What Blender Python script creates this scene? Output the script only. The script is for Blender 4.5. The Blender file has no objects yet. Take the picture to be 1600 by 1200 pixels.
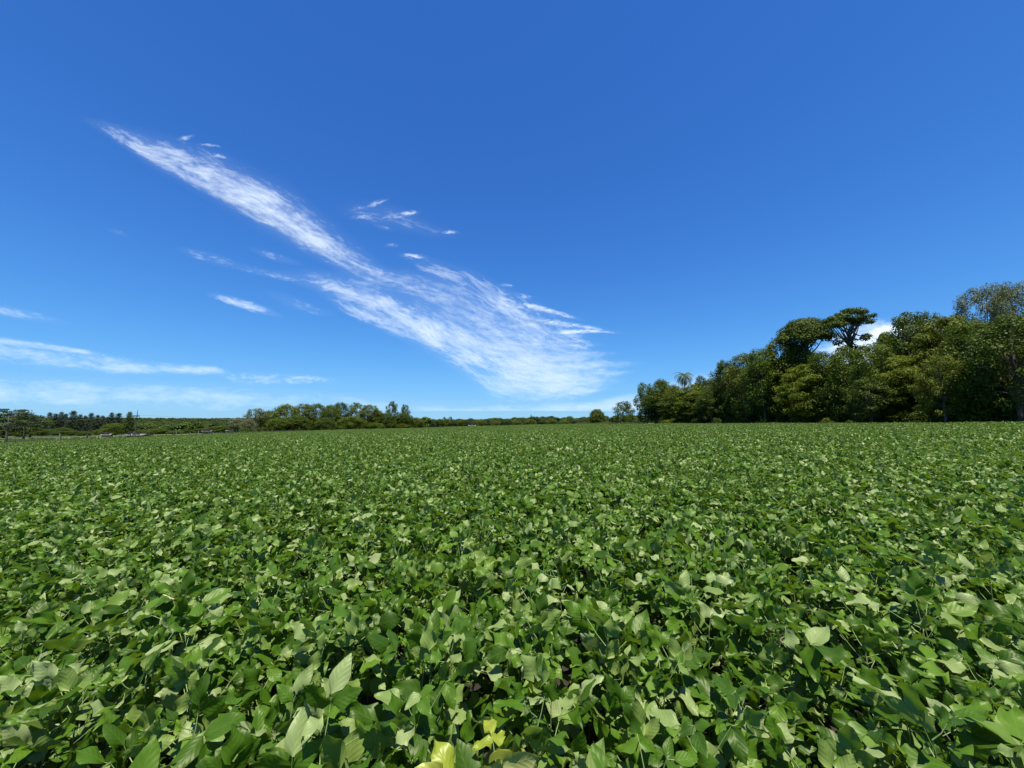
import bpy, math, random
import numpy as np
from mathutils import Matrix, Vector, Euler

random.seed(11)
rng = np.random.default_rng(11)
R = math.radians
scene = bpy.context.scene
C = scene.collection

# ------------------------------------------------------------------ camera, sky, sun, exposure
CAM_Z = 1.75
FPX = 601.0                      # focal length in pixels of the 1600 px wide photograph
PITCH = math.atan2(57.0, FPX)    # horizon 57 px below the picture centre
cam_data = bpy.data.cameras.new('camera')
cam = bpy.data.objects.new('camera', cam_data)
C.objects.link(cam)
cam.location = (0, 0, CAM_Z)
cam.rotation_euler = (math.pi / 2 + PITCH, 0, 0)
cam_data.sensor_width = 36.0
cam_data.lens = 36.0 * FPX / 1600.0
cam_data.clip_start = 0.05
cam_data.clip_end = 90000
scene.camera = cam

SUN_EL, SUN_AZ = R(77), R(160)   # azimuth measured from +Y (camera forward) towards +X
sd = Vector((math.cos(SUN_EL) * math.sin(SUN_AZ), math.cos(SUN_EL) * math.cos(SUN_AZ), math.sin(SUN_EL)))
world = bpy.data.worlds.new('World')
scene.world = world
world.use_nodes = True
nt = world.node_tree
nt.nodes.clear()
sky = nt.nodes.new('ShaderNodeTexSky')
sky.sky_type = 'NISHITA'
sky.sun_disc = False
sky.sun_elevation = SUN_EL
sky.sun_rotation = SUN_AZ
sky.altitude = 200
sky.air_density = 1.0
sky.dust_density = 0.0
sky.ozone_density = 6.0
def wmath(op, a, b):
    n = nt.nodes.new('ShaderNodeMath'); n.operation = op
    for i, x in enumerate((a, b)):
        if isinstance(x, (int, float)): n.inputs[i].default_value = x
        else: nt.links.new(x, n.inputs[i])
    return n.outputs[0]
# film-like response of the phone camera to the open sky, one curve per channel
sep = nt.nodes.new('ShaderNodeSeparateColor'); com = nt.nodes.new('ShaderNodeCombineColor')
nt.links.new(sky.outputs[0], sep.inputs[0])
for ch, (A_, g_, b_) in enumerate(((0.0517, 1.5, 0.1), (0.0980, 1.5, 0.1), (0.1432, 1.6, 0.1))):
    xg = wmath('POWER', sep.outputs[ch], g_)
    nt.links.new(wmath('DIVIDE', wmath('MULTIPLY', xg, A_ / 0.1), wmath('ADD', wmath('MULTIPLY', xg, b_), 1.0)), com.inputs[ch])
bg = nt.nodes.new('ShaderNodeBackground')
bg.inputs['Strength'].default_value = 0.0575
wo = nt.nodes.new('ShaderNodeOutputWorld')
nt.links.new(com.outputs[0], bg.inputs['Color'])
nt.links.new(bg.outputs[0], wo.inputs['Surface'])

sun_l = bpy.data.lights.new('sun', 'SUN')
sun_l.energy = 4.9
sun_l.angle = R(0.53)
sun_l.color = (1.0, 0.955, 0.88)
sun = bpy.data.objects.new('sun', sun_l)
sun.rotation_euler = sd.to_track_quat('Z', 'Y').to_euler()
sun.location = (0, 0, 60)
C.objects.link(sun)

scene.view_settings.view_transform = 'Standard'
scene.view_settings.look = 'None'
scene.view_settings.exposure = 0.8
scene.view_settings.gamma = 1.0
scene.view_settings.use_curve_mapping = False
scene.render.engine = 'CYCLES'
scene.cycles.max_bounces = 6
scene.cycles.diffuse_bounces = 3
scene.cycles.glossy_bounces = 2
scene.cycles.transmission_bounces = 3
scene.cycles.transparent_max_bounces = 24

# ------------------------------------------------------------------ helpers
def slope(py):
    b = (600.0 - py) / FPX
    s, c = math.sin(PITCH), math.cos(PITCH)
    return (s + b * c) / (c - b * s)

def sightline(px, py):
    """direction (x per metre forward, z per metre forward) of a measured point of the photograph"""
    a, b = (px - 800.0) / FPX, (600.0 - py) / FPX
    s, c = math.sin(PITCH), math.cos(PITCH)
    f = c - b * s
    return a / f, (s + b * c) / f

def sstep(a, b, x):
    t = np.clip((x - a) / (b - a), 0, 1)
    return t * t * (3 - 2 * t)

def ground_z(x, y):
    x = np.asarray(x, float); y = np.asarray(y, float)
    r = np.hypot(x, y)
    xc = np.clip(x, -420, 300)
    plane = 0.022 * xc - 0.008 * np.minimum(y, 500)
    und = 0.10 * np.sin(x * 0.043 + 1.1) * np.sin(y * 0.037 + 0.4) + 0.05 * np.sin(x * 0.11) * np.sin(y * 0.09 + 2)
    near = plane + und * sstep(8, 40, r)
    side = sstep(200, -900, x)
    far = -9 + (4 + 11 * side) * sstep(350, 3000, r) + 1.6 * np.sin(x * 0.004 + 1) * np.sin(y * 0.003) * sstep(600, 2000, r)
    far = far + (-12) * sstep(3300, 9000, r)
    w = sstep(280, 650, r)
    return near * (1 - w) + far * w

def gz(x, y):
    return float(ground_z(x, y))

def tag(o, label=None, cat=None, group=None, kind=None):
    if label: o['label'] = label
    if cat: o['category'] = cat
    if group: o['group'] = group
    if kind: o['kind'] = kind
    return o

def empty(name, loc=(0, 0, 0), rz=0.0):
    o = bpy.data.objects.new(name, None)
    o.empty_display_size = 0.2
    o.location = loc
    o.rotation_euler = (0, 0, rz)
    C.objects.link(o)
    return o

def link(name, me, parent=None, col=None):
    o = bpy.data.objects.new(name, me)
    (col or C).objects.link(o)
    if parent: o.parent = parent
    return o

def mesh_np(name, V, F, mat, uv=None, tone=None, smooth=False, extra=None):
    """V (n,3), F list/array of equal-size polys (m,k)"""
    V = np.asarray(V, np.float32); F = np.asarray(F, np.int32)
    me = bpy.data.meshes.new(name)
    m, k = F.shape
    me.vertices.add(len(V)); me.vertices.foreach_set('co', V.ravel())
    me.loops.add(m * k); me.loops.foreach_set('vertex_index', F.ravel())
    me.polygons.add(m)
    me.polygons.foreach_set('loop_start', np.arange(0, m * k, k, dtype=np.int32))
    me.polygons.foreach_set('loop_total', np.full(m, k, np.int32))
    if smooth: me.polygons.foreach_set('use_smooth', np.ones(m, bool))
    if uv is not None:
        l = me.uv_layers.new(name='UVMap')
        l.data.foreach_set('uv', np.asarray(uv, np.float32)[F.ravel()].ravel())
    if tone is not None:
        a = me.attributes.new('tone', 'FLOAT', 'POINT')
        a.data.foreach_set('value', np.asarray(tone, np.float32))
    for nme, arr in (extra or {}).items():
        a = me.attributes.new(nme, 'FLOAT', 'POINT')
        a.data.foreach_set('value', np.asarray(arr, np.float32))
    me.materials.append(mat)
    me.update(calc_edges=True)
    me.validate()
    return me

class MB:
    """collects polygons of any size into one mesh"""
    def __init__(self): self.v = []; self.f = []
    def add(self, vs, fs):
        b = len(self.v); self.v += [tuple(p) for p in vs]; self.f += [tuple(i + b for i in f) for f in fs]
    def box(self, x0, x1, y0, y1, z0, z1):
        self.add([(x0, y0, z0), (x1, y0, z0), (x1, y1, z0), (x0, y1, z0), (x0, y0, z1), (x1, y0, z1), (x1, y1, z1), (x0, y1, z1)],
                 [(3, 2, 1, 0), (4, 5, 6, 7), (0, 1, 5, 4), (1, 2, 6, 5), (2, 3, 7, 6), (3, 0, 4, 7)])
    def tube(self, pts, rad, n=7, cap=True):
        pts = [Vector(p) for p in pts]
        rings = []
        for i, p in enumerate(pts):
            d = (pts[min(i + 1, len(pts) - 1)] - pts[max(i - 1, 0)])
            d = d.normalized() if d.length > 1e-6 else Vector((0, 0, 1))
            a = d.cross(Vector((0.31, 0.94, 0.12)) if abs(d.z) > .6 else Vector((0, 0, 1))).normalized()
            b = d.cross(a)
            r = rad[i] if isinstance(rad, (list, tuple)) else rad
            rings.append([p + (a * math.cos(t) + b * math.sin(t)) * r for t in [2 * math.pi * k / n for k in range(n)]])
        vs = [q for g in rings for q in g]
        fs = [(i * n + k, i * n + (k + 1) % n, (i + 1) * n + (k + 1) % n, (i + 1) * n + k) for i in range(len(pts) - 1) for k in range(n)]
        if cap: fs += [tuple(range(n))[::-1], tuple((len(pts) - 1) * n + k for k in range(n))]
        self.add(vs, fs)
    def mesh(self, name, mat, smooth=False):
        me = bpy.data.meshes.new(name)
        me.from_pydata(self.v, [], self.f)
        me.materials.append(mat)
        if smooth: me.polygons.foreach_set('use_smooth', [True] * len(me.polygons))
        me.update()
        return me
    def obj(self, name, mat, parent=None, smooth=False):
        return link(name, self.mesh(name, mat, smooth), parent)

# ------------------------------------------------------------------ materials
class NT:
    def __init__(self, name):
        self.m = bpy.data.materials.new(name); self.m.use_nodes = True
        self.t = self.m.node_tree; self.t.nodes.clear()
    def n(self, typ, **kw):
        nd = self.t.nodes.new(typ)
        for k, v in kw.items():
            if k.startswith('_'): setattr(nd, k[1:], v)
            else: nd.inputs[k].default_value = v
        return nd
    def l(self, a, b): self.t.links.new(a, b)
    def math(self, op, a, b=None, c=None, clamp=False):
        nd = self.t.nodes.new('ShaderNodeMath'); nd.operation = op; nd.use_clamp = clamp
        for i, x in enumerate((a, b, c)):
            if x is None: continue
            if isinstance(x, (int, float)): nd.inputs[i].default_value = x
            else: self.l(x, nd.inputs[i])
        return nd.outputs[0]
    def mix(self, f, a, b):
        nd = self.t.nodes.new('ShaderNodeMix'); nd.data_type = 'RGBA'
        for idx, x in ((0, f), (6, a), (7, b)):
            if isinstance(x, (int, float)): nd.inputs[idx].default_value = x
            elif isinstance(x, tuple): nd.inputs[idx].default_value = (*x, 1)
            else: self.l(x, nd.inputs[idx])
        return nd.outputs[2]
    def ramp(self, f, stops):
        nd = self.t.nodes.new('ShaderNodeValToRGB'); e = nd.color_ramp.elements
        while len(e) < len(stops): e.new(0.5)
        for i, (p, c) in enumerate(stops):
            e[i].position = p; e[i].color = (*c, 1)
        self.l(f, nd.inputs[0]); return nd.outputs[0]
    def out(self, s):
        o = self.n('ShaderNodeOutputMaterial'); self.l(s, o.inputs['Surface']); return self.m

def leaf_material(name, stops, under, rough=0.42, transl=0.28, veins=True, spec=0.5, tcol=(0.24, 0.38, 0.01)):
    g = NT(name)
    at = g.n('ShaderNodeAttribute', _attribute_name='tone')
    oi = g.n('ShaderNodeObjectInfo')
    t = g.math('FRACT', g.math('ADD', at.outputs['Fac'], oi.outputs['Random']))
    top = g.ramp(t, stops)
    geo = g.n('ShaderNodeNewGeometry')
    height = None
    if veins:
        uvn = g.n('ShaderNodeUVMap', _uv_map='UVMap')
        sp = g.n('ShaderNodeSeparateXYZ'); g.l(uvn.outputs[0], sp.inputs[0])
        au = g.math('ABSOLUTE', sp.outputs[0])
        # side veins leave the midrib at an angle; the midrib itself is a narrow band
        fr = g.math('FRACT', g.math('SUBTRACT', g.math('MULTIPLY', sp.outputs[1], 5.5), g.math('MULTIPLY', au, 2.6)))
        d = g.math('ABSOLUTE', g.math('SUBTRACT', fr, 0.5))
        side = g.math('SUBTRACT', 1.0, g.math('MULTIPLY', d, 9.0), clamp=True)
        mid = g.math('SUBTRACT', 1.0, g.math('MULTIPLY', au, 16.0), clamp=True)
        v = g.math('MAXIMUM', g.math('MULTIPLY', side, 0.55), mid)
        nz = g.n('ShaderNodeTexNoise', Scale=9.0, Detail=4.0)
        g.l(uvn.outputs[0], nz.inputs['Vector'])
        top = g.mix(g.math('MULTIPLY', nz.outputs['Fac'], 0.25), top, (0.075, 0.135, 0.006))
        top = g.mix(g.math('MULTIPLY', v, 0.16), top, (0.20, 0.29, 0.05))
        bul = g.math('COSINE', g.math('MULTIPLY', g.math('SUBTRACT', fr, 0.5), 6.2832))
        height = g.math('ADD', g.math('MULTIPLY', bul, -0.5), g.math('MULTIPLY', mid, -0.8))
    col = g.mix(geo.outputs['Backfacing'], top, under)
    p = g.n('ShaderNodeBsdfPrincipled', Roughness=rough)
    p.inputs['Specular IOR Level'].default_value = spec
    p.inputs['Specular Tint'].default_value = (1.0, 1.0, 0.72, 1)
    g.l(col, p.inputs['Base Color'])
    tr = g.n('ShaderNodeBsdfTranslucent'); tc = g.mix(0.5, top, tcol); g.l(tc, tr.inputs['Color'])
    if height is not None:
        bp = g.n('ShaderNodeBump', Strength=0.17, Distance=0.003); g.l(height, bp.inputs['Height'])
        g.l(bp.outputs[0], p.inputs['Normal'])
    mx = g.n('ShaderNodeMixShader', Fac=transl)
    g.l(p.outputs[0], mx.inputs[1]); g.l(tr.outputs[0], mx.inputs[2])
    return g.out(mx.outputs[0])

def plain(name, col, rough=0.8, noise=0.25, scale=6.0, bump=0.0, col2=None):
    g = NT(name)
    tc = g.n('ShaderNodeTexCoord')
    nz = g.n('ShaderNodeTexNoise', Scale=scale, Detail=5.0); g.l(tc.outputs['Object'], nz.inputs['Vector'])
    c2 = col2 or tuple(x * (1 - noise * 1.6) for x in col)
    f = g.math('MULTIPLY', g.math('SUBTRACT', nz.outputs['Fac'], 0.3), 2.4, clamp=True)
    p = g.n('ShaderNodeBsdfPrincipled', Roughness=rough)
    g.l(g.mix(f, c2, col), p.inputs['Base Color'])
    if bump:
        bp = g.n('ShaderNodeBump', Strength=bump, Distance=0.05); g.l(nz.outputs['Fac'], bp.inputs['Height']); g.l(bp.outputs[0], p.inputs['Normal'])
    return g.out(p.outputs[0])

SOY = leaf_material('soy_leaf', [(0.0, (0.018, 0.054, 0.003)), (0.28, (0.034, 0.088, 0.004)), (0.54, (0.056, 0.132, 0.007)), (0.70, (0.094, 0.182, 0.012)), (0.80, (0.17, 0.245, 0.065)), (1.0, (0.30, 0.36, 0.15))],
                    (0.19, 0.27, 0.06), rough=0.45, transl=0.30, spec=0.32)
SOY_YELLOW = leaf_material('yellowing_soy_leaf', [(0.0, (0.22, 0.28, 0.02)), (0.6, (0.30, 0.34, 0.03)), (1.0, (0.36, 0.37, 0.06))], (0.32, 0.35, 0.12), transl=0.3, tcol=(0.6, 0.62, 0.03))
SOY_DRY = leaf_material('dry_soy_leaf', [(0.0, (0.62, 0.48, 0.26)), (1.0, (0.70, 0.58, 0.34))], (0.6, 0.5, 0.3), transl=0.1, tcol=(0.6, 0.4, 0.2))
STEM = plain('soy_stem', (0.22, 0.32, 0.10), 0.6, scale=30)

def foliage(name, dark, mid, light, rough=0.55, transl=0.2, spec=0.16):
    under = tuple(min(1, 1.5 * a + 0.02) for a in mid)
    return leaf_material(name, [(0, dark), (0.45, mid), (0.85, mid), (1, light)], under, rough, transl, veins=False, spec=spec,
                         tcol=(mid[0] * 2.0, mid[1] * 2.0, mid[2] * 0.8))
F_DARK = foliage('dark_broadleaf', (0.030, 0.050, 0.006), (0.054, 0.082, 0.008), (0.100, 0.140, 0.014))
F_MID = foliage('mid_broadleaf', (0.042, 0.066, 0.005), (0.074, 0.110, 0.008), (0.135, 0.180, 0.018))
F_OLIVE = foliage('olive_broadleaf', (0.052, 0.068, 0.006), (0.090, 0.112, 0.010), (0.155, 0.182, 0.020))
F_YEL = foliage('yellow_green_foliage', (0.060, 0.078, 0.006), (0.112, 0.142, 0.010), (0.20, 0.235, 0.02), transl=0.3)
F_GREY = foliage('grey_green_foliage', (0.075, 0.088, 0.040), (0.125, 0.14, 0.065), (0.19, 0.205, 0.10))
F_EUC = foliage('eucalyptus_foliage', (0.026, 0.040, 0.022), (0.045, 0.066, 0.034), (0.07, 0.095, 0.045))
F_FAR = foliage('distant_foliage', (0.030, 0.048, 0.020), (0.044, 0.068, 0.028), (0.058, 0.085, 0.034), spec=0.0, transl=.1)
F_FAR2 = foliage('distant_olive_foliage', (0.045, 0.062, 0.016), (0.068, 0.090, 0.022), (0.09, 0.115, 0.03), spec=0.0, transl=.1)
F_FAR3 = foliage('distant_bright_foliage', (0.055, 0.085, 0.02), (0.085, 0.125, 0.03), (0.11, 0.15, 0.035), spec=0.0, transl=.1)
BARK = plain('bark', (0.13, 0.10, 0.075), 0.9, 0.3, 4.0, 0.5)
BARK_PALE = plain('pale_bark', (0.28, 0.25, 0.20), 0.85, 0.3, 3.0, 0.4)

def ground_material():
    g = NT('ground')
    geo = g.n('ShaderNodeNewGeometry')
    n1 = g.n('ShaderNodeTexNoise', Scale=0.03, Detail=6.0); g.l(geo.outputs['Position'], n1.inputs['Vector'])
    n2 = g.n('ShaderNodeTexNoise', Scale=0.9, Detail=8.0); g.l(geo.outputs['Position'], n2.inputs['Vector'])
    past = g.ramp(n1.outputs['Fac'], [(0.3, (0.055, 0.085, 0.018)), (0.5, (0.10, 0.12, 0.032)), (0.7, (0.075, 0.10, 0.024))])
    past = g.mix(g.math('MULTIPLY', n2.outputs['Fac'], 0.6), past, (0.05, 0.075, 0.017))
    n3 = g.n('ShaderNodeTexNoise', Scale=0.012, Detail=8.0); g.l(geo.outputs['Position'], n3.inputs['Vector'])
    wood = g.ramp(n3.outputs['Fac'], [(0.35, (0.022, 0.036, 0.014)), (0.55, (0.036, 0.056, 0.02)), (0.68, (0.09, 0.11, 0.035))])
    ln = g.n('ShaderNodeVectorMath', _operation='LENGTH'); g.l(geo.outputs['Position'], ln.inputs[0])
    w = g.math('MULTIPLY', g.math('SUBTRACT', ln.outputs['Value'], 300.0), 0.006, clamp=True)
    p = g.n('ShaderNodeBsdfPrincipled', Roughness=0.95); p.inputs['Specular IOR Level'].default_value = 0.15
    g.l(g.mix(w, past, wood), p.inputs['Base Color'])
    bp = g.n('ShaderNodeBump', Strength=0.6, Distance=0.15); g.l(n2.outputs['Fac'], bp.inputs['Height']); g.l(bp.outputs[0], p.inputs['Normal'])
    return g.out(p.outputs[0])
GROUND = ground_material()
SOIL = plain('red_soil', (0.026, 0.017, 0.011), 0.98, 0.35, 3.0, 0.6)

# ------------------------------------------------------------------ terrain
rs = np.concatenate([[0.0], np.geomspace(2.5, 20000, 110)])
na = 288
th = np.linspace(0, 2 * np.pi, na, endpoint=False)
RR, TT = np.meshgrid(rs[1:], th, indexing='ij')
X, Y = RR * np.sin(TT), RR * np.cos(TT)
V = np.stack([X.ravel(), Y.ravel(), ground_z(X, Y).ravel()], 1)
V = np.vstack([V, [[0, 0, gz(0, 0)]]])
nr = len(rs) - 1
F = [[i * na + k, (i + 1) * na + k, (i + 1) * na + (k + 1) % na, i * na + (k + 1) % na] for i in range(nr - 1) for k in range(na)]
cen = len(V) - 1
F += [[cen, k, (k + 1) % na, cen] for k in range(na)]
fm = bpy.data.meshes.new('ground')
fm.from_pydata(V.tolist(), [], [tuple(f) if f[0] != f[3] else tuple(f[:3]) for f in F])
fm.polygons.foreach_set('use_smooth', [True] * len(fm.polygons))
fm.materials.append(GROUND); fm.update()
tag(link('ground', fm), 'rolling green pasture and wooded land round the crop field', kind='structure')

# outline of the crop field (metres; x right, y forward)
FIELD = [(-70, -30), (-70, 98), (-64, 118), (-52, 140), (-42, 165), (-30, 206), (0, 216), (33, 205), (38, 150), (40.5, 122), (43, 104), (46, 84), (48.5, 62), (49.5, 46), (50, 20), (50, -30)]
def inside(x, y, poly=FIELD):
    c = np.zeros(np.shape(x), bool); n = len(poly)
    for i in range(n):
        x1, y1 = poly[i]; x2, y2 = poly[(i + 1) % n]
        k = ((y1 > y) != (y2 > y)) & (x < (x2 - x1) * (y - y1) / (y2 - y1 + 1e-12) + x1)
        c ^= k
    return c
gx, gy = np.arange(-84, 53, 2.0), np.arange(-32, 219, 2.0)
vs, fs, idx = [], [], {}
def vid(i, j):
    if (i, j) not in idx:
        idx[(i, j)] = len(vs); vs.append((gx[i], gy[j], gz(gx[i], gy[j]) + 0.03))
    return idx[(i, j)]
for i in range(len(gx) - 1):
    for j in range(len(gy) - 1):
        if inside(np.array(gx[i] + 1), np.array(gy[j] + 1)):
            fs.append((vid(i, j), vid(i + 1, j), vid(i + 1, j + 1), vid(i, j + 1)))
me = bpy.data.meshes.new('field_soil'); me.from_pydata(vs, [], fs); me.materials.append(SOIL); me.update()
tag(link('field_soil', me), 'reddish brown soil under the soybean rows', kind='structure')

# ------------------------------------------------------------------ soybean leaflets and plants
def leaflet(nl, nw, fold=0.25, droop=0.35, wave=0.1, ph=0.0, width=0.33, twist=0.0, pointed=1.0):
    """unit leaflet along +Y, normal +Z; returns verts, quads, uv"""
    s = np.linspace(0, 1, nl + 1); t = np.linspace(-1, 1, nw + 1)
    S, T = np.meshgrid(s, t, indexing='ij')
    prof = np.clip(S, 0, 1) ** 0.52 * np.clip(1 - S, 0, 1) ** (0.72 + 0.30 * pointed) / 0.415 + 0.012
    Xw = T * prof * width
    ang = droop * S ** 1.5
    y = S * (1 - 0.18 * droop * S); z = -0.5 * droop * S ** 2 * 0.9
    z = z + fold * np.abs(Xw) * (1.0 - 0.4 * S) - 0.9 * np.maximum(0, np.abs(T) - 0.5) * prof * width * 0.5
    z = z + wave * 0.12 * np.sin(S * 9 + ph) * T * np.abs(T)
    z = z + twist * Xw * S
    V = np.stack([Xw, y, z], -1).reshape(-1, 3)
    n = nw + 1
    F = [[i * n + j, i * n + j + 1, (i + 1) * n + j + 1, (i + 1) * n + j] for i in range(nl) for j in range(nw)]
    UV = np.stack([T * prof * width / 0.33, S], -1).reshape(-1, 2)
    return V, np.array(F), UV

NV = 16
leaf_par = [dict(fold=random.uniform(0.0, 0.75), droop=random.uniform(-0.1, 0.75), wave=random.uniform(0.3, 1.4), ph=random.uniform(0, 6),
                 width=random.uniform(0.26, 0.34), twist=random.uniform(-0.5, 0.5), pointed=random.uniform(0.6, 1.1)) for _ in range(NV)]
LOD0 = [leaflet(6, 4, **p) for p in leaf_par]
LOD1 = [leaflet(3, 2, **p) for p in leaf_par]
LOD2 = [leaflet(2, 2, **p) for p in leaf_par]
def rotm(rx, ry, rz): return np.array(Euler((rx, ry, rz)).to_matrix())

def plant_architecture(rr, h=0.74, nodes=9, lean=0.05):
    """list of (variant, 4x4 matrix) leaflets and the stem/petiole paths of one plant"""
    leaves, stems = [], []
    ld = rr.uniform(0, 6.28)
    top = np.array([math.cos(ld) * lean, math.sin(ld) * lean, h - 0.10])
    stems.append(([(0, 0, -0.03), tuple(top * 0.5 + rr.normal(0, .008, 3)), tuple(top)], [0.0045, 0.0038, 0.002]))
    az = rr.uniform(0, 6.28)
    for k in range(nodes):
        f = 0.15 + 0.85 * (k / (nodes - 1)) ** 0.6
        base = top * f
        az += 2.4 + rr.normal(0, 0.4)
        el = rr.uniform(0.35, 0.95) if k < nodes - 2 else rr.uniform(0.8, 1.3)
        pl = rr.uniform(0.10, 0.19) * (1.0 if k < nodes - 2 else 0.6)
        d = np.array([math.cos(az) * math.cos(el), math.sin(az) * math.cos(el), math.sin(el)])
        mid = base + d * pl * 0.5 + np.array([0, 0, -0.008]); tip = base + d * pl
        tip[2] = min(tip[2], h + 0.03)
        stems.append(([tuple(base), tuple(mid), tuple(tip)], [0.0022, 0.0018, 0.0014]))
        size = rr.uniform(0.095, 0.150) * (1.0 if k < nodes - 1 else 0.7) * (0.9 if k == nodes - 2 else 1)
        # the three leaflets share a tilt (they turn edge-on to a high sun) and spread round the petiole tip
        pitch = rr.normal(0.62, 0.5); roll = rr.normal(0, 0.45)
        fwd = az - math.pi / 2
        R0 = rotm(0, 0, fwd) @ rotm(pitch, roll, 0)
        for q, a in enumerate((0.0, 1.25, -1.25)):
            a2 = a + rr.normal(0, 0.15)
            Rl = R0 @ rotm(0, 0, a2) @ rotm(rr.normal(-0.15 if q == 0 else 0.05, 0.28), rr.normal(0, 0.35), 0)
            off = R0 @ np.array([0, 0.022 if q == 0 else 0.0, 0])
            sc = size * (1.0 if q == 0 else rr.uniform(0.84, 0.95))
            M = np.eye(4); M[:3, :3] = Rl * sc; M[:3, 3] = tip + off
            leaves.append((int(rr.integers(NV)), M))
            if q == 0: stems.append(([tuple(tip), tuple(tip + off)], [0.0012, 0.001]))
    return leaves, stems

NP = 12
protos = [plant_architecture(np.random.default_rng(100 + i), h=0.74 + 0.05 * math.sin(i * 2.1), nodes=13) for i in range(NP)]

# every plant of the near rows: rows 0.45 m apart, running away from the camera
rows = []
rr = np.random.default_rng(5)
for x in np.arange(-16.1, 16.1, 0.45):
    n = int(16.0 / 0.122)
    ys = -4 + (np.arange(n) + rr.uniform(-0.3, 0.3, n)) * 0.122
    xs = x + rr.normal(0, 0.085, n)
    rows += list(zip(xs, ys))
rows = np.array(rows)
def in_view(x, y, pad=0.12):
    px_ok = np.abs(x) < 1.34 * np.maximum(y, 0) + pad
    return px_ok & (y > 0.72)
vis = in_view(rows[:, 0], rows[:, 1])
dist = np.hypot(rows[:, 0], rows[:, 1])
order = np.argsort(np.where(vis, dist, 1e9))[:300]
near_set = set(order.tolist())
# keep a standing place for the photographer
keep = ~((np.hypot(rows[:, 0], rows[:, 1] + 0.15) < 0.30))

leaf_me = [mesh_np('leaf', v, f, SOY, uv=u, tone=np.zeros(len(v)), smooth=True) for v, f, u in LOD0]
leaf_yel = [mesh_np('leaf_yellow', v, f, SOY_YELLOW, uv=u, tone=np.zeros(len(v)), smooth=True) for v, f, u in LOD0[:6]]
leaf_dry = mesh_np('leaf_dry', *LOD0[3][:2], SOY_DRY, uv=LOD0[3][2], tone=np.zeros(len(LOD0[3][0])), smooth=True)

PLANT_LABEL = 'leafy green soybean plant among the nearest plants of the field'
PLANT_GROUP = 'soybean plants nearest the camera'
def make_plant(k, yellow=False):
    leaves, stems = protos[k]
    root = empty('soybean_plant')
    tag(root, PLANT_LABEL, 'soybean plant', PLANT_GROUP)
    mb = MB()
    for p, r in stems: mb.tube(p, r, n=4, cap=False)
    mb.obj('stem', STEM, root, True)
    for v, M in leaves:
        o = link('leaf', leaf_yel[v % 6] if yellow else leaf_me[v], root)
        o.matrix_local = Matrix(M.tolist())
    return root
children = {}
def dup_tree(root):
    r = root.copy(); C.objects.link(r)
    for ch in children[root.name]:
        c = ch.copy(); C.objects.link(c); c.parent = r
    return r
used = [None] * NP
rr = np.random.default_rng(8)
plant_params = {}
for i in range(len(rows)):
    plant_params[i] = (int(rr.integers(NP)), rr.uniform(0, 6.283), rr.uniform(0.90, 1.10), rr.normal(0, 0.06), rr.normal(0, 0.06))
near_roots = []
# plants that the photograph sets apart by colour
yel_a = min(order, key=lambda i: (rows[i][0] + 0.10) ** 2 + (rows[i][1] - 1.40) ** 2)
dry_b = min(order, key=lambda i: (rows[i][0] + 1.68) ** 2 + (rows[i][1] - 2.30) ** 2)
for i in order:
    if not keep[i]: continue
    k, rz, sc, tx, ty = plant_params[i]
    if i == yel_a:
        o = make_plant(k, True); sc = 1.03; tx = ty = 0.0
        o['label'] = 'small soybean plant with bright yellow leaves at the bottom edge of the photo'
        del o['group']
    else:
        if used[k] is None:
            used[k] = make_plant(k); o = used[k]
            children[o.name] = list(o.children)
        else:
            o = dup_tree(used[k])
    if i == dry_b: sc = 1.1
    x, y = rows[i]
    o.location = (x, y, gz(x, y)); o.rotation_euler = (tx, ty, rz); o.scale = (sc, sc, sc)
    if i == dry_b:
        o['label'] = 'soybean plant with one dry straw-coloured leaf in the near field on the left'
        if 'group' in o: del o['group']
        lv = [c for c in o.children if c.type == 'MESH' and c.name.startswith('leaf')]
        for c in sorted(lv, key=lambda c: c.matrix_local.translation.z)[-1:]:
            c.data = leaf_dry; c['label'] = 'dry straw-coloured leaf'

def join_leaves(items, lod, keep_from=0.0):
    """items: list of (proto index, 4x4). joins LOD leaves of those plants into arrays"""
    Vs, Fs, Us, Ts, base = [], [], [], [], 0
    for k, M in items:
        lv = protos[k][0]
        lv = lv[int(len(lv) * keep_from) // 3 * 3:]
        for v, L in lv:
            V0, F0, U0 = lod[v]
            A = M @ L
            Vs.append(V0 @ A[:3, :3].T + A[:3, 3]); Fs.append(F0 + base); Us.append(U0)
            Ts.append(np.full(len(V0), random.random())); base += len(V0)
    return np.vstack(Vs), np.vstack(Fs), np.vstack(Us), np.concatenate(Ts)

def pmat(x, y, rz, sc):
    M = np.eye(4); M[:3, :3] = rotm(0, 0, rz) * sc; M[:3, 3] = (x, y, 0); return M

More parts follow.
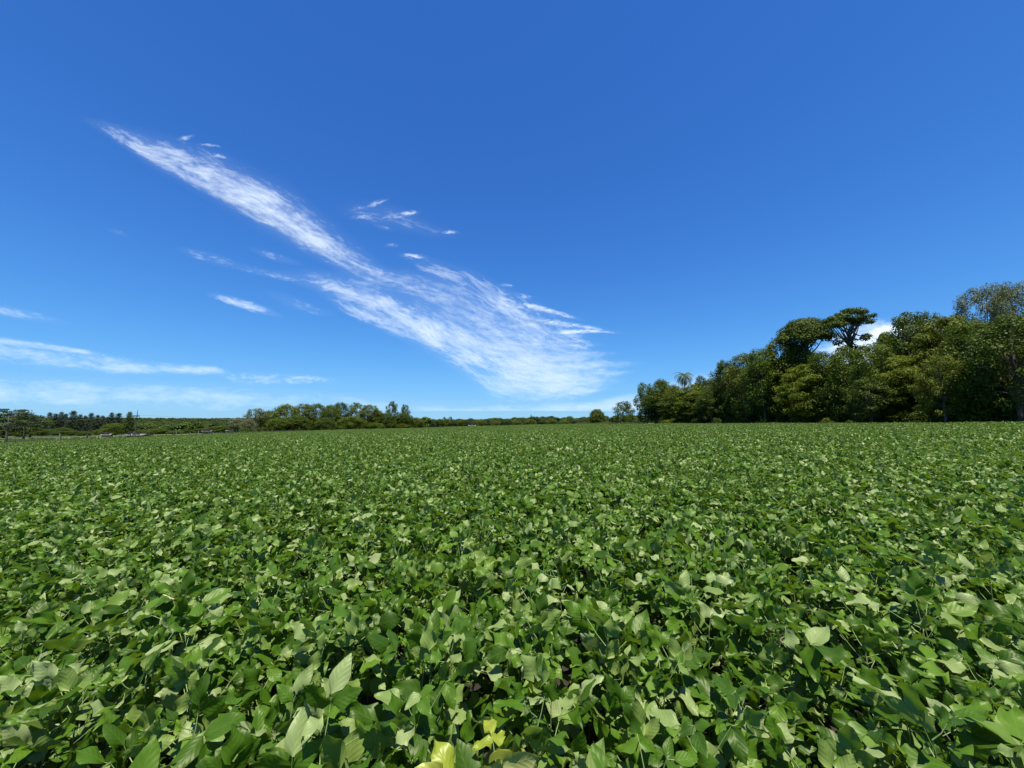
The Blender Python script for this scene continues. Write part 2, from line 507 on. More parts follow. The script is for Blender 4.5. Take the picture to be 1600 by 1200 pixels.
lib = bpy.data.collections.new('soy_library')      # sources for the mass of the field
count = 0
for k in range(NP):
    V0, F0, U0, T0 = join_leaves([(k, np.eye(4))], LOD0)
    mb = MB()
    for p, r in protos[k][1]: mb.tube(p, r, n=3, cap=False)
    sv = np.array(mb.v); sf = np.array([f for f in mb.f if len(f) == 4])
    me = mesh_np('soy_source', np.vstack([V0, sv]), np.vstack([F0, sf + len(V0)]), SOY, uv=np.vstack([U0, np.zeros((len(sv), 2))]), tone=np.concatenate([T0, np.full(len(sv), .5)]), smooth=True)
    o = bpy.data.objects.new('a%02d' % k, me); lib.objects.link(o)
rr = np.random.default_rng(21)
NB = 5
for b in range(NB):
    items = [(int(rr.integers(NP)), pmat(x + rr.normal(0, .05), y + rr.uniform(-.05, .05), rr.uniform(0, 6.28), rr.uniform(.88, 1.12)))
             for x in np.arange(-0.8, 1.0, 0.4) for y in np.arange(-0.93, 1.0, 0.155)]
    V0, F0, U0, T0 = join_leaves(items, LOD1, 0.2)
    o = bpy.data.objects.new('b%02d' % b, mesh_np('soy_source', V0, F0, SOY, uv=U0, tone=T0, smooth=True)); lib.objects.link(o)
NC_ = 5
for b in range(NC_):
    items = [(int(rr.integers(NP)), pmat(x + rr.normal(0, .05), y + rr.uniform(-.05, .05), rr.uniform(0, 6.28), rr.uniform(.86, 1.14)))
             for x in np.arange(-1.8, 2.0, 0.4) for y in np.arange(-1.9, 2.0, 0.19)]
    V0, F0, U0, T0 = join_leaves(items, LOD2, 0.45)
    o = bpy.data.objects.new('c%02d' % b, mesh_np('soy_source', V0, F0, SOY, uv=U0, tone=T0, smooth=True)); lib.objects.link(o)

def scatter(name, pts, rots, scls, ids, col):
    me = bpy.data.meshes.new(name)
    me.vertices.add(len(pts)); me.vertices.foreach_set('co', np.asarray(pts, np.float32).ravel())
    a = me.attributes.new('rot', 'FLOAT_VECTOR', 'POINT'); a.data.foreach_set('vector', np.asarray(rots, np.float32).ravel())
    a = me.attributes.new('scl', 'FLOAT_VECTOR', 'POINT'); a.data.foreach_set('vector', np.asarray(scls, np.float32).ravel())
    a = me.attributes.new('idx', 'INT', 'POINT'); a.data.foreach_set('value', np.asarray(ids, np.int32))
    me.update()
    o = link(name, me)
    g = bpy.data.node_groups.new(name, 'GeometryNodeTree')
    g.interface.new_socket('Geometry', in_out='INPUT', socket_type='NodeSocketGeometry')
    g.interface.new_socket('Geometry', in_out='OUTPUT', socket_type='NodeSocketGeometry')
    gi, go = g.nodes.new('NodeGroupInput'), g.nodes.new('NodeGroupOutput')
    ci = g.nodes.new('GeometryNodeCollectionInfo'); ci.inputs[0].default_value = col
    ci.inputs['Separate Children'].default_value = True; ci.inputs['Reset Children'].default_value = True
    ip = g.nodes.new('GeometryNodeInstanceOnPoints'); ip.inputs['Pick Instance'].default_value = True
    def na_(nm, t):
        n = g.nodes.new('GeometryNodeInputNamedAttribute'); n.data_type = t; n.inputs['Name'].default_value = nm
        return next(s for s in n.outputs if s.enabled and s.name == 'Attribute')
    er = g.nodes.new('FunctionNodeEulerToRotation')
    g.links.new(na_('rot', 'FLOAT_VECTOR'), er.inputs[0])
    g.links.new(gi.outputs[0], ip.inputs['Points'])
    g.links.new(ci.outputs[0], ip.inputs['Instance'])
    g.links.new(na_('idx', 'INT'), ip.inputs['Instance Index'])
    g.links.new(er.outputs[0], ip.inputs['Rotation'])
    g.links.new(na_('scl', 'FLOAT_VECTOR'), ip.inputs['Scale'])
    g.links.new(ip.outputs[0], go.inputs[0])
    md = o.modifiers.new('scatter', 'NODES'); md.node_group = g
    return o

pts, rots, scls, ids = [], [], [], []
for i in range(len(rows)):
    if i in near_set or not keep[i]: continue
    k, rz, sc, tx, ty = plant_params[i]; x, y = rows[i]
    pts.append((x, y, gz(x, y))); rots.append((tx, ty, rz)); scls.append((sc,) * 3); ids.append(k)
def tilt_euler(x, y, rz):
    e = 1.0
    n = Vector((-(gz(x + e, y) - gz(x - e, y)) / 2, -(gz(x, y + e) - gz(x, y - e)) / 2, 1)).normalized()
    return tuple((Vector((0, 0, 1)).rotation_difference(n).to_matrix() @ Euler((0, 0, rz)).to_matrix()).to_euler())
rr = np.random.default_rng(31)
for cx in np.arange(-86, 54, 4.0):
    for cy in np.arange(-30, 220, 4.0):
        if abs(cx) > 1.45 * cy + 22 and not (abs(cx) < 24 and cy < 6): continue
        if -16 <= cx - 2 and cx + 2 <= 16 and -4 <= cy - 2 and cy + 2 <= 12: continue
        d = math.hypot(cx, cy)
        cells = [(cx + a, cy + b) for a in (-1, 1) for b in (-1, 1)] 
        if d < 44 or not all(inside(np.array(a), np.array(b)) for a, b in cells):
            for a, b in cells:
                if not inside(np.array(a), np.array(b)): continue
                pts.append((a, b, gz(a, b))); rots.append(tilt_euler(a, b, math.pi / 2 * int(rr.integers(4))))
                s = rr.uniform(0.94, 1.06) * (1 + 0.05 * math.sin(cx * .21 + 1) * math.sin(cy * .17)); scls.append((1, 1, s)); ids.append(NP + int(rr.integers(NB)))
        else:
            pts.append((cx, cy, gz(cx, cy))); rots.append(tilt_euler(cx, cy, math.pi / 2 * int(rr.integers(4))))
            s = rr.uniform(0.94, 1.06) * (1 + 0.05 * math.sin(cx * .21 + 1) * math.sin(cy * .17)); scls.append((1, 1, s)); ids.append(NP + NB + int(rr.integers(NC_)))
tag(scatter('soybean_crop', pts, rots, scls, ids, lib), 'dense green soybean crop filling the wide field up to the trees', kind='stuff')

# ------------------------------------------------------------------ trees
def quads_from(centers, normals, size, rr, aspect=0.62, hang=0.0):
    """leaf-shaped faces (bent diamonds) at centers, facing normals"""
    n = len(centers)
    nrm = normals / np.linalg.norm(normals, axis=1, keepdims=True)
    rv = rr.normal(0, 1, (n, 3)); rv[:, 2] -= hang
    a = np.cross(nrm, rv); a /= np.linalg.norm(a, axis=1, keepdims=True) + 1e-9
    b = np.cross(nrm, a)
    s = size * rr.uniform(0.65, 1.25, (n, 1))
    w = s * aspect
    P = np.stack([centers - b * s * .5, centers + a * w * .5 + nrm * s * .08, centers + b * s * .5, centers - a * w * .5 + nrm * s * .08], 1)
    return P.reshape(-1, 3), np.arange(n * 4).reshape(n, 4)

def crown(clumps, rr, leaf=0.26, per=90, mat=None, aspect=0.62, up=0.7, name='crown', hang=0.0, inner=0.32):
    Cn, Nn, Tn = [], [], []
    for (c, r) in clumps:
        c = np.array(c); r = np.array(r if hasattr(r, '__len__') else (r, r, r * 0.75))
        n = int(2.1 * per * (r[0] * r[1]) ** 0.9)
        n = max(n, 12)
        d = rr.normal(0, 1, (n, 3)); d[:, 2] += 0.25; d /= np.linalg.norm(d, axis=1, keepdims=True)
        rad = rr.uniform(0.72, 1.08, (n, 1))
        k = rr.uniform(0, 1, n) < inner; rad[k] *= rr.uniform(0.3, 0.9, (int(k.sum()), 1))
        # ragged surface
        rag = 1 + 0.22 * np.sin(d[:, :1] * 5 + c[0]) * np.sin(d[:, 1:2] * 5 + c[1]) 
        Cn.append(c + d * r * rad * rag)
        Nn.append(d + rr.normal(0, 0.55, (n, 3)) + np.array([0, 0, up]))
        Tn.append(np.repeat((rr.uniform(0, 0.5) + rr.uniform(0, 0.5, n)), 4))
    P, F = quads_from(np.vstack(Cn), np.vstack(Nn), leaf, rr, aspect, hang)
    return mesh_np(name, P, F, mat, tone=np.concatenate(Tn))

def branchy(rr, h, fork, clumps, r0=0.28, mat=BARK, name='trunk', lean=(0, 0), sides=7):
    mb = MB()
    top = (lean[0], lean[1], h * 0.8)
    mb.tube([(0, 0, -0.4), (lean[0] * .1 + .05, lean[1] * .1, fork * .5), (lean[0] * .4, lean[1] * .4, fork), (lean[0] * .8, lean[1] * .8, (fork + h * .8) / 2), top],
            [r0 * 1.35, r0, r0 * .85, r0 * .5, r0 * .15], n=sides)
    for c, r in clumps:
        z0 = fork + (min(c[2], h * .75) - fork) * rr.uniform(0.15, 0.55)
        z0 = max(z0, fork * 0.8)
        t = z0 / (h * .8)
        s = np.array((lean[0] * t, lean[1] * t, z0)); e = np.array(c)
        m = (s + e) / 2 + np.array([0, 0, rr.uniform(0.0, 0.12) * h * .3])
        mb.tube([tuple(s), tuple(m), tuple(e)], [r0 * .38, r0 * .24, r0 * .08], n=5, cap=False)
    return mb.mesh(name, mat, True)

def clumps_dome(rr, n, w, z0, z1, rmin, rmax, belly=0.45, jitter=0.15):
    """clump centres over an egg-shaped crown; belly = height of the widest place (0..1)"""
    out = []
    for i in range(n):
        f = (i + 0.5) / n
        zt = f ** 0.8
        wid = math.sqrt(max(0.02, 1 - ((zt - belly) / (1.02 - belly if zt > belly else belly + .35)) ** 2))
        a = i * 2.39996 + rr.uniform(-.4, .4)
        q = rr.uniform(0.45, 1.0) ** 0.5
        r = rr.uniform(rmin, rmax) * (0.75 + 0.35 * wid)
        rad = max(0, wid * w / 2 * q - r * 0.5)
        out.append(((math.cos(a) * rad + rr.normal(0, jitter), math.sin(a) * rad + rr.normal(0, jitter), z0 + (z1 - z0 - r * .6) * zt), (r, r, r * .72)))
    return out

TREES = {}     # kind -> list of (crown mesh, trunk mesh, height, width)
def reg(kind, h, w, cl, leaf, per, mat, fork, r0, rr, bark=BARK, **kw):
    TREES.setdefault(kind, []).append((crown(cl, rr, leaf, per, mat, **kw), branchy(rr, h, fork, cl[::3], r0, bark), h, w))

for s in range(3):
    rr = np.random.default_rng(40 + s)
    reg('round', 12, 10, clumps_dome(rr, 46, 10, 1.2, 12, 1.1, 1.9, 0.50), 0.34, 62, (F_MID, F_DARK, F_OLIVE)[s], 3.0, .25, rr)
for s in range(3):
    rr = np.random.default_rng(50 + s)
    reg('tall', 16, 9.5, clumps_dome(rr, 60, 10.5, 2.4, 16, 0.9, 1.7, 0.55), 0.34, 60, (F_DARK, F_OLIVE, F_MID)[s], 4.0, .32, rr)
for s in range(2):
    rr = np.random.default_rng(60 + s)
    reg('wispy', 9, 9, [((c[0], c[1], c[2]), (r[0] * 1.25, r[1] * 1.25, r[2] * .55)) for c, r in clumps_dome(rr, 44, 9, 0.8, 9, 0.8, 1.35, 0.45)],
        0.42, 95, F_YEL, 1.2, .12, rr, aspect=0.28, up=0.9)
rr = np.random.default_rng(66)
reg('airy', 15, 11, clumps_dome(rr, 76, 11, 3.5, 15, 0.7, 1.35, 0.6), 0.21, 130, F_GREY, 4.0, .22, rr, bark=BARK)
rr = np.random.default_rng(67)
reg('airy', 15, 10, clumps_dome(rr, 50, 10, 4.0, 15, 0.7, 1.2, 0.6), 0.28, 85, F_DARK, 4.0, .28, rr, bark=BARK_PALE)
# flat-topped emergent trees
def umbrella(seed, w, top, shade, arms):
    rr = np.random.default_rng(seed)
    cl = []
    for i in range(34):
        a = i * 2.39996; q = math.sqrt((i + .5) / 34)
        rr_ = rr.uniform(.95, 1.45)
        z = top - 0.9 - 3.4 * q ** 2.2 + rr.normal(0, .25)
        cl.append(((math.cos(a) * q * (w / 2 - .8), math.sin(a) * q * (w / 2 - .8), z), (rr_ * 1.25, rr_ * 1.25, rr_ * .62)))
    if seed == 72:
        cl = []
        for (lx, ly, lz, lw, n) in ((1.2, 0, 0, 2.3, 8), (-1.8, .5, -1.3, 1.9, 7), (-3.6, -.3, -2.5, 1.5, 5), (3.7, .2, -1.5, 1.8, 6), (0.6, -2.4, -1.6, 1.8, 4), (1.0, 2.6, -1.4, 1.8, 4)):
            for k in range(n):
                a = k * 2.4; q = lw * math.sqrt((k + .3) / n); g_ = rr.uniform(.65, 1.1)
                cl.append(((lx + math.cos(a) * q, ly + math.sin(a) * q, top - .6 + lz - q * .28 + rr.normal(0, .18)), (g_ * 1.2, g_ * 1.2, g_ * .5)))
    for c in arms: cl.append((c, (1.0, 1.0, .5)))
    cr = crown(cl, rr, 0.32, 110, shade, up=.8)
    mb = MB()
    mb.tube([(0, 0, -.4), (.1, 0, 5), (0.15, 0, 10), (.2, 0, top - 5.0)], [.55, .42, .36, .26], n=8)
    for i, (c, r) in enumerate(cl):
        if i % 3 == 1 and i < 34: continue
        z0 = rr.uniform(top - 7.5, top - 4.2); e = np.array(c); s = np.array((.18, 0, z0))
        m = s * .45 + e * .55 + np.array((0, 0, -.3))
        mb.tube([tuple(s), tuple(m), tuple(e)], [.16, .10, .04], n=5, cap=False)
    TREES.setdefault('umbrella', []).append((cr, mb.mesh('trunk', BARK, True), top, w))
umbrella(71, 9.5, 19, F_DARK, [(2.0, -.5, 12.2), (-2.2, .3, 12.8)])
umbrella(72, 10.5, 20.5, F_DARK, [(3.6, -.6, 15.0), (4.2, -.4, 15.4), (-2.6, .4, 14.0), (0.6, 0, 12.2), (0.2, .1, 13.4), (0.3, 0, 14.6), (-1.6, .4, 13.0), (2.2, -.2, 13.2)])
# eucalypts
for s in range(3):
    rr = np.random.default_rng(80 + s)
    cl = []
    for i in range(40):
        f = i / 39; a = i * 2.4
        wd = (1 - f) ** .6 * 2.3 * (0.5 + 0.6 * rr.uniform())
        r = rr.uniform(.95, 1.5) * (1.15 - .45 * f)
        cl.append(((math.cos(a) * wd, math.sin(a) * wd, 2 + 17.2 * f), (r, r, r * 1.15)))
    reg('eucalypt', 20, 5.5, cl, 0.45, 60, F_EUC, 4, .22, rr, hang=1.0, aspect=.5)
rr = np.random.default_rng(90)
reg('egg', 8, 6, clumps_dome(rr, 60, 6.2, 0.5, 8.3, .8, 1.15, .38, .05), 0.36, 70, F_OLIVE, 1.5, .2, rr)
rr = np.random.default_rng(91)
reg('open', 9, 8, clumps_dome(rr, 34, 8.5, 1.2, 9.2, .7, 1.25, .6, .4), 0.36, 62, F_DARK, 2.2, .2, rr)
rr = np.random.default_rng(92)
cl = [((c[0], c[1], c[2]), (r[0] * 1.5, r[1] * 1.5, r[2] * .5)) for c, r in clumps_dome(rr, 26, 9.0, 2.6, 6.9, .6, 1.0, .6, .3)]
reg('spreading', 7, 9, cl, 0.28, 90, F_EUC, 2.2, .16, rr, up=.9)
for s in range(3):
    rr = np.random.default_rng(95 + s)
    reg('shrub', 3, 4, clumps_dome(rr, 16, 4, .1, 3, .55, 1.0, .3), 0.26, 80, (F_MID, F_OLIVE, F_YEL)[s], .5, .06, rr)
rr = np.random.default_rng(99)
cl = [((0.05 * math.sin(i), .05 * math.cos(i * 2), 2.5 + 11.0 * i / 17), (1.7 - 1.45 * i / 17,) * 2 + (.5,)) for i in range(18)]
reg('spire', 14, 3.5, cl, 0.5, 40, F_DARK, 3, .2, rr)

def put_tree(kind, var, px, top, d, width_px=None, label='', cat='tree', group=None, name='broadleaf_tree', crown_mat=None, rz=None, base_drop=0.0):
    """a tree d metres ahead, at the measured bearing px, reaching the measured skyline height top"""
    cm, tm, h, w = TREES[kind][var % len(TREES[kind])]
    ax, az = sightline(px, 657)
    x = ax * d
    zt = CAM_Z + slope(top) * d
    z0 = gz(x, d) - base_drop
    H = max(1.0, zt - z0)
    W = width_px / FPX * d if width_px else w * H / h
    root = empty(name, (x, d, z0), random.uniform(0, 6.28) if rz is None else rz)
    root.scale = (W / w, W / w, H / h)
    tag(root, label, cat, group)
    key = cm
    if crown_mat is not None:
        key = bpy.data.meshes.get(cm.name + crown_mat.name)
        if key is None:
            key = cm.copy(); key.name = cm.name + crown_mat.name; key.materials.clear(); key.materials.append(crown_mat)
    link('trunk', tm, root); link('crown', key, root)
    return root

G_EDGE = 'broadleaf trees along the edge of the right wood'
G_BACK = 'taller trees standing deeper in the right wood'
def edge_y(px):
    """distance to the front of the right wood at that bearing"""
    u = (px - 800) / FPX
    return float(np.interp(u, [0.33, 0.40, 0.5, 0.66, 0.85, 1.0, 1.15, 1.35], [128, 111, 92, 74.5, 60, 51.5, 44.5, 38.5]))
front = [
 # px, top, width px, depth behind edge, kind, variant, material, label
 (1009, 598, 30, 3, 'open', 0, F_MID, 'narrow gappy tree with sky showing through, first of the wood'),
 (1034, 592, 50, 5, 'round', 0, F_DARK, 'dark rounded tree left of the palm'),
 (1055, 601, 44, 3, 'round', 2, F_OLIVE, 'low olive tree in front of the dark rounded tree left of the palm'),
 (1088, 598, 62, 3, 'wispy', 0, F_YEL, 'feathery yellow-green tree just below and right of the palm'),
 (1075, 628, 46, 0, 'wispy', 1, F_YEL, 'small arching yellow-green tree at the wood edge under the palm'),
 (1112, 606, 44, 4, 'tall', 0, F_DARK, 'dark tree between the feathery tree and the step up of the wood'),
 (1116, 628, 32, 0, 'open', 0, F_MID, 'small layered tree with pale leaf tiers at the foot of the wood'),
 (1136, 562, 42, 6, 'tall', 0, F_DARK, 'dark leaning tree at the step where the wood rises'),
 (1150, 600, 46, 1, 'round', 0, F_MID, 'mid green tree at the wood edge below the dark leaning tree'),
 (1168, 551, 56, 5, 'tall', 1, F_OLIVE, 'big olive tree with rounded top right of the dark leaning tree'),
 (1196, 545, 60, 4, 'tall', 2, F_MID, 'large leafy tree in the left half of the high wood'),
 (1215, 580, 54, 0, 'round', 1, F_DARK, 'dark low crowned tree at the wood edge below the large leafy tree'),
 (1226, 528, 62, 7, 'tall', 1, F_OLIVE, 'tall olive tree left of the first flat-topped tree'),
 (1262, 566, 74, 0, 'wispy', 0, F_YEL, 'bright yellow-green feathery tree under the first flat-topped tree'),
 (1252, 532, 60, 6, 'round', 0, F_MID, 'leafy tree whose crown tucks under the first flat-topped tree'),
 (1292, 549, 56, 5, 'tall', 2, F_MID, 'mid green tree standing before the gap between the flat-topped trees'),
 (1330, 541, 66, 3, 'round', 2, F_MID, 'full green tree at the foot of the second flat-topped tree'),
 (1300, 597, 66, -1, 'round', 0, F_DARK, 'dark skirted tree at the edge below the two flat-topped trees'),
 (1376, 536, 62, 2, 'tall', 2, F_MID, 'leafy tree right of the cloud gap with brighter leaf tips'),
 (1362, 590, 70, -1, 'tall', 0, F_DARK, 'dark overhanging tree at the edge below the cloud gap'),
 (1440, 486, 86, 8, 'tall', 0, F_DARK, 'high dark domed tree right of the cloud gap'),
 (1418, 552, 92, 0, 'wispy', 1, F_YEL, 'large yellow-green feathery tree in the middle of the high wood'),
 (1398, 514, 46, 5, 'wispy', 0, F_YEL, 'pale feathery top beside the high dark domed tree'),
 (1492, 490, 96, 3, 'wispy', 0, F_OLIVE, 'tall olive feathery tree right of the high dark domed tree'),
 (1440, 605, 80, -1.5, 'round', 1, F_DARK, 'dark lower tree hanging over the field under the yellow feathery tree'),
 (1478, 555, 60, 0, 'tall', 1, F_OLIVE, 'olive tree at the edge right of the large yellow feathery tree'),
 (1530, 560, 96, -1, 'round', 0, F_MID, 'broad tree with pale glossy leaves overhanging deep shade'),
 (1530, 500, 80, 4, 'tall', 2, F_MID, 'green tree below the airy treetop near the right edge'),
 (1596, 490, 110, 1, 'tall', 0, F_DARK, 'massive dark tree cut by the right edge of the photo'),
 (1560, 590, 90, -2, 'round', 1, F_DARK, 'dark low tree in deep shade by the right edge of the photo'),
]
for px, top, w, dd, kind, var, mat, lab in front:
    if kind == 'tall': dd -= 3.0
    elif top > 575: dd += 3.5
    elif kind == 'wispy': dd += 0.5
    o = put_tree(kind, var, px, top, edge_y(px) + 2.0 + dd, w, lab, group=G_EDGE, crown_mat=mat,
             name='feathery_tree' if kind == 'wispy' else 'broadleaf_tree')
back = [
 (1558, 445, 96, 7, 'airy', 0, F_GREY, 'highest airy tree with fine grey-green twigs at the right edge of the wood'),
 (1612, 440, 90, 6, 'airy', 0, F_GREY, 'tall airy tree mostly beyond the right edge of the photo'),
 (1468, 488, 60, 9, 'airy', 1, F_DARK, 'dark open crown just right of the high domed tree'),
 (1097, 586, 22, 10, 'tall', 1, F_DARK, 'thin pointed treetop right of the palm'),
]
for px, top, w, dd, kind, var, mat, lab in back:
    put_tree(kind, var, px, top, edge_y(px) + dd, w, lab, group=G_BACK, crown_mat=mat, name='emergent_tree')
for px, top, w, dd, var, lab in ((1267, 496, 80, 9, 0, 'flat-topped dark tree with a broad dome, left one of the two'),
                                 (1338, 478, 84, 9, 1, 'flat-topped tree with bare branches against the white cloud, taller one of the two')):
    put_tree('umbrella', var, px, top, edge_y(px) + dd, w, lab, group='flat-topped trees above the wood', name='flat_topped_tree', rz=0.3)
# trees filling the depth of the wood behind its edge
rr = np.random.default_rng(3)
for px in range(1040, 1640, 30):
    for depth in (11, 20):
        top = float(np.interp(px, [1000, 1060, 1110, 1150, 1230, 1290, 1400, 1440, 1600], [606, 604, 604, 566, 545, 566, 560, 510, 490])) + rr.uniform(2, 14) + (3 if depth > 15 else 0)
        put_tree(('tall', 'round')[int(rr.integers(2))], int(rr.integers(3)), px + rr.uniform(-8, 8), top, edge_y(px) + depth + rr.uniform(-2, 2), 78,
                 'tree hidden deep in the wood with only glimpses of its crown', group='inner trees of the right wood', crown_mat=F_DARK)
for k, (x, y) in enumerate([(57, 33), (63, 27), (56, 24), (70, 36), (78, 30), (60, 16), (67, 12), (57, 7), (75, 18), (84, 40), (92, 30), (60, -3), (70, -1), (82, 6), (58, -12), (68, -16), (90, 16)]):
    cm, tm, h, w = TREES[('tall', 'round')[k % 2]][k % 3]
    root = empty('broadleaf_tree', (x, y, gz(x, y)), k * 1.3); sc_ = 1.0 + .12 * math.sin(k * 2.2)
    root.scale = (sc_, sc_, sc_); tag(root, 'broadleaf tree of the wood standing beyond the right edge of the photo', 'tree', 'trees of the wood beyond the photo')
    link('trunk', tm, root); link('crown', cm, root)
# low growth along the foot of the wood
rr = np.random.default_rng(4)
near_lab = lambda px: min(front, key=lambda f: abs(f[0] - px))[-1].split(',')[0]
ORD = ['leftmost'] + ['%s from the left' % w_ for w_ in ('second', 'third', 'fourth', 'fifth', 'sixth', 'seventh', 'eighth', 'ninth', 'tenth', 'eleventh', 'twelfth', 'thirteenth', 'fourteenth', 'fifteenth', 'sixteenth', 'seventeenth', 'eighteenth', 'nineteenth', 'twentieth')]
for i, px in enumerate(list(range(1020, 1620, 34))):
    d = edge_y(px) + rr.uniform(.6, 1.6)
    put_tree('shrub', int(rr.integers(3)), px + rr.uniform(-8, 8), 657 - (rr.uniform(0.1, 1.2) - 0.3) / d * FPX, d, None,
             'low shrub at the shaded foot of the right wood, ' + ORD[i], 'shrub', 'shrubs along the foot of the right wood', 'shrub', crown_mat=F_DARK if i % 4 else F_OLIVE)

for px in range(1030, 1620, 20):
    d = edge_y(px) + rr.uniform(6, 9)
    put_tree('round', int(rr.integers(3)), px + rr.uniform(-6, 6), 657 - rr.uniform(2.0, 3.6) / d * FPX, d, 4.6 / d * FPX,
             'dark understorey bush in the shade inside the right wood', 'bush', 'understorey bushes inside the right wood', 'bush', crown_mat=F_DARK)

for px, h_, lab in [(1392, 2.2, 'rounded dark bush at the wood foot left of the overhanging dark trees'), (1436, 2.6, 'tall dark bush under the yellow feathery tree at the field edge'), (1478, 2.3, 'dark bush at the foot of the deep shade, right of the tall dark bush'),
                    (1525, 2.8, 'large dark bush under the tree with pale glossy leaves'), (1562, 2.4, 'dark bush in the deep shade near the right edge of the photo'), (1606, 3.0, 'big dark bush cut by the right edge of the photo')]:
    d = edge_y(px) + .8
    put_tree('shrub', int(px) % 3, px, 657 - (h_ + .5 - CAM_Z) / d * FPX, d, 3.6 / d * FPX, lab, 'bush', None, 'bush', crown_mat=F_DARK)

# palm
FROND = foliage('palm_frond', (0.045, 0.065, 0.03), (0.075, 0.10, 0.045), (0.13, 0.16, 0.07), rough=.35)
def palm(px, top, d):
    x = sightline(px, 657)[0] * d
    z0 = gz(x, d); H = CAM_Z + slope(top) * d - z0
    root = empty('palm_tree', (x, d, z0), .4)
    tag(root, 'palm with a drooping feather crown rising out of the wood', 'palm')
    hc = H - 2.6
    mb = MB(); mb.tube([(0, 0, -.3), (.1, 0, hc * .5), (0, 0, hc)], [.24, .18, .16], n=8); mb.obj('trunk', BARK_PALE, root, True)
    rr = np.random.default_rng(12)
    for k in range(34):
        az = k * 2.4; el = 1.35 - 1.75 * (k / 33)
        L = rr.uniform(3.0, 3.7)
        P, F = [], []
        pos = np.array((0, 0, hc)); e = el; path = [pos.copy()]
        hd = np.array((math.cos(az), math.sin(az), 0)); sidev = np.array((-math.sin(az), math.cos(az), 0))
        for s in range(14):
            dirv = hd * math.cos(e) + np.array((0, 0, math.sin(e)))
            pos = pos + dirv * L / 14; e -= 0.16; path.append(pos.copy())
            if s < 2: continue
            for sg in (-1, 1):
                ll = .62 * math.sin(math.pi * min(1, (s + 2) / 17))
                tip = pos + (sidev * sg * .8 + dirv * .45) * ll + np.array((0, 0, -.42 * ll))
                b = len(P); P += [pos - dirv * .11, pos + dirv * .11, tip]; F.append((b, b + 1, b + 2))
        mb = MB(); mb.tube([tuple(p) for p in path], [.03 - .0018 * i for i in range(len(path))], n=3, cap=False); mb.add(P, F)
        mb.obj('frond', FROND, root)
palm(1072, 574, edge_y(1072) + 6)

# lone trees at the gap and the weeds between them
put_tree('egg', 0, 933, 640, 176, 25, 'egg-shaped lone tree standing by itself on the far field edge', group=None, name='lone_tree', crown_mat=F_OLIVE)
put_tree('open', 0, 974, 627, 150, 34, 'open lone tree between the egg-shaped tree and the right wood', name='lone_tree', crown_mat=F_DARK)
put_tree('shrub', 2, 980, 647, 147, 12, 'small round pale bush in front of the open lone tree', 'bush', name='bush')
put_tree('shrub', 1, 1042, 655.5, 108, 26, 'dry grassy yellow bush at the left foot of the wood', 'bush', name='bush', crown_mat=F_YEL)
put_tree('shrub', 1, 948, 657.5, 172, 14, 'low dry bush at the right side of the egg-shaped tree', 'bush', name='bush')

# grove left of the centre
grove = [
 (372, 652, 26, 150, 'round', 2, F_GREY, 'pale flowering bushy tree at the left end of the grove'),
 (398, 638, 34, 138, 'open', 0, F_GREY, 'twiggy grey tree at the left end of the grove'),
 (388, 655, 24, 130, 'round', 1, F_GREY, 'low grey-green tree in front of the twiggy grey tree'),
 (420, 641, 34, 140, 'round', 2, F_OLIVE, 'olive tree right of the twiggy grey tree in the grove'),
 (447, 631, 44, 142, 'round', 2, F_OLIVE, 'broad yellow-olive tree, first high dome of the grove'),
 (436, 651, 34, 134, 'round', 0, F_MID, 'low green tree before the broad yellow-olive tree'),
 (474, 630, 34, 146, 'tall', 1, F_OLIVE, 'olive tree right of the broad yellow-olive dome'),
 (494, 630, 32, 148, 'tall', 2, F_MID, 'leafy tree near the middle of the grove with small pointed tops'),
 (466, 649, 44, 138, 'round', 1, F_DARK, 'dark low tree at the field edge left of the grove middle'),
 (516, 632, 34, 150, 'round', 0, F_MID, 'green round tree in the middle of the grove'),
 (532, 628, 28, 154, 'tall', 0, F_DARK, 'dark tree with the highest top in the grove middle'),
 (510, 652, 34, 142, 'round', 1, F_DARK, 'dark low tree at the field edge below the grove middle'),
 (557, 629, 30, 157, 'open', 0, F_OLIVE, 'open crowned olive tree right of the grove middle'),
 (576, 632, 34, 158, 'tall', 1, F_OLIVE, 'brown-olive tree at the right shoulder of the grove'),
 (550, 650, 44, 148, 'round', 2, F_MID, 'low olive tree at the field edge on the right half of the grove'),
 (589, 640, 28, 160, 'round', 2, F_OLIVE, 'olive tree stepping down right of the grove shoulder'),
 (612, 627, 20, 166, 'open', 0, F_DARK, 'small flat-topped tree sticking up from the right part of the grove'),
 (602, 645, 34, 160, 'round', 1, F_DARK, 'dark tree below the small flat-topped tree of the grove'),
 (633, 632, 17, 170, 'open', 0, F_DARK, 'thin flat-topped tree at the right end of the grove'),
 (630, 645, 34, 168, 'round', 0, F_DARK, 'dark round tree under the thin flat-topped tree of the grove'),
 (650, 652, 28, 175, 'round', 2, F_OLIVE, 'low olive tree tapering off the right end of the grove'),
 (585, 660, 30, 152, 'round', 0, F_MID, 'low mid green tree at the field edge on the right of the grove'),
 (628, 661, 34, 166, 'round', 2, F_YEL, 'low yellow-green tree at the field edge below the thin flat-topped tree'),
]
for px, top, w, d, kind, var, mat, lab in grove:
    put_tree(kind, var, px, top, d, w, lab, group='trees of the grove left of centre', crown_mat=mat, name='grove_tree')
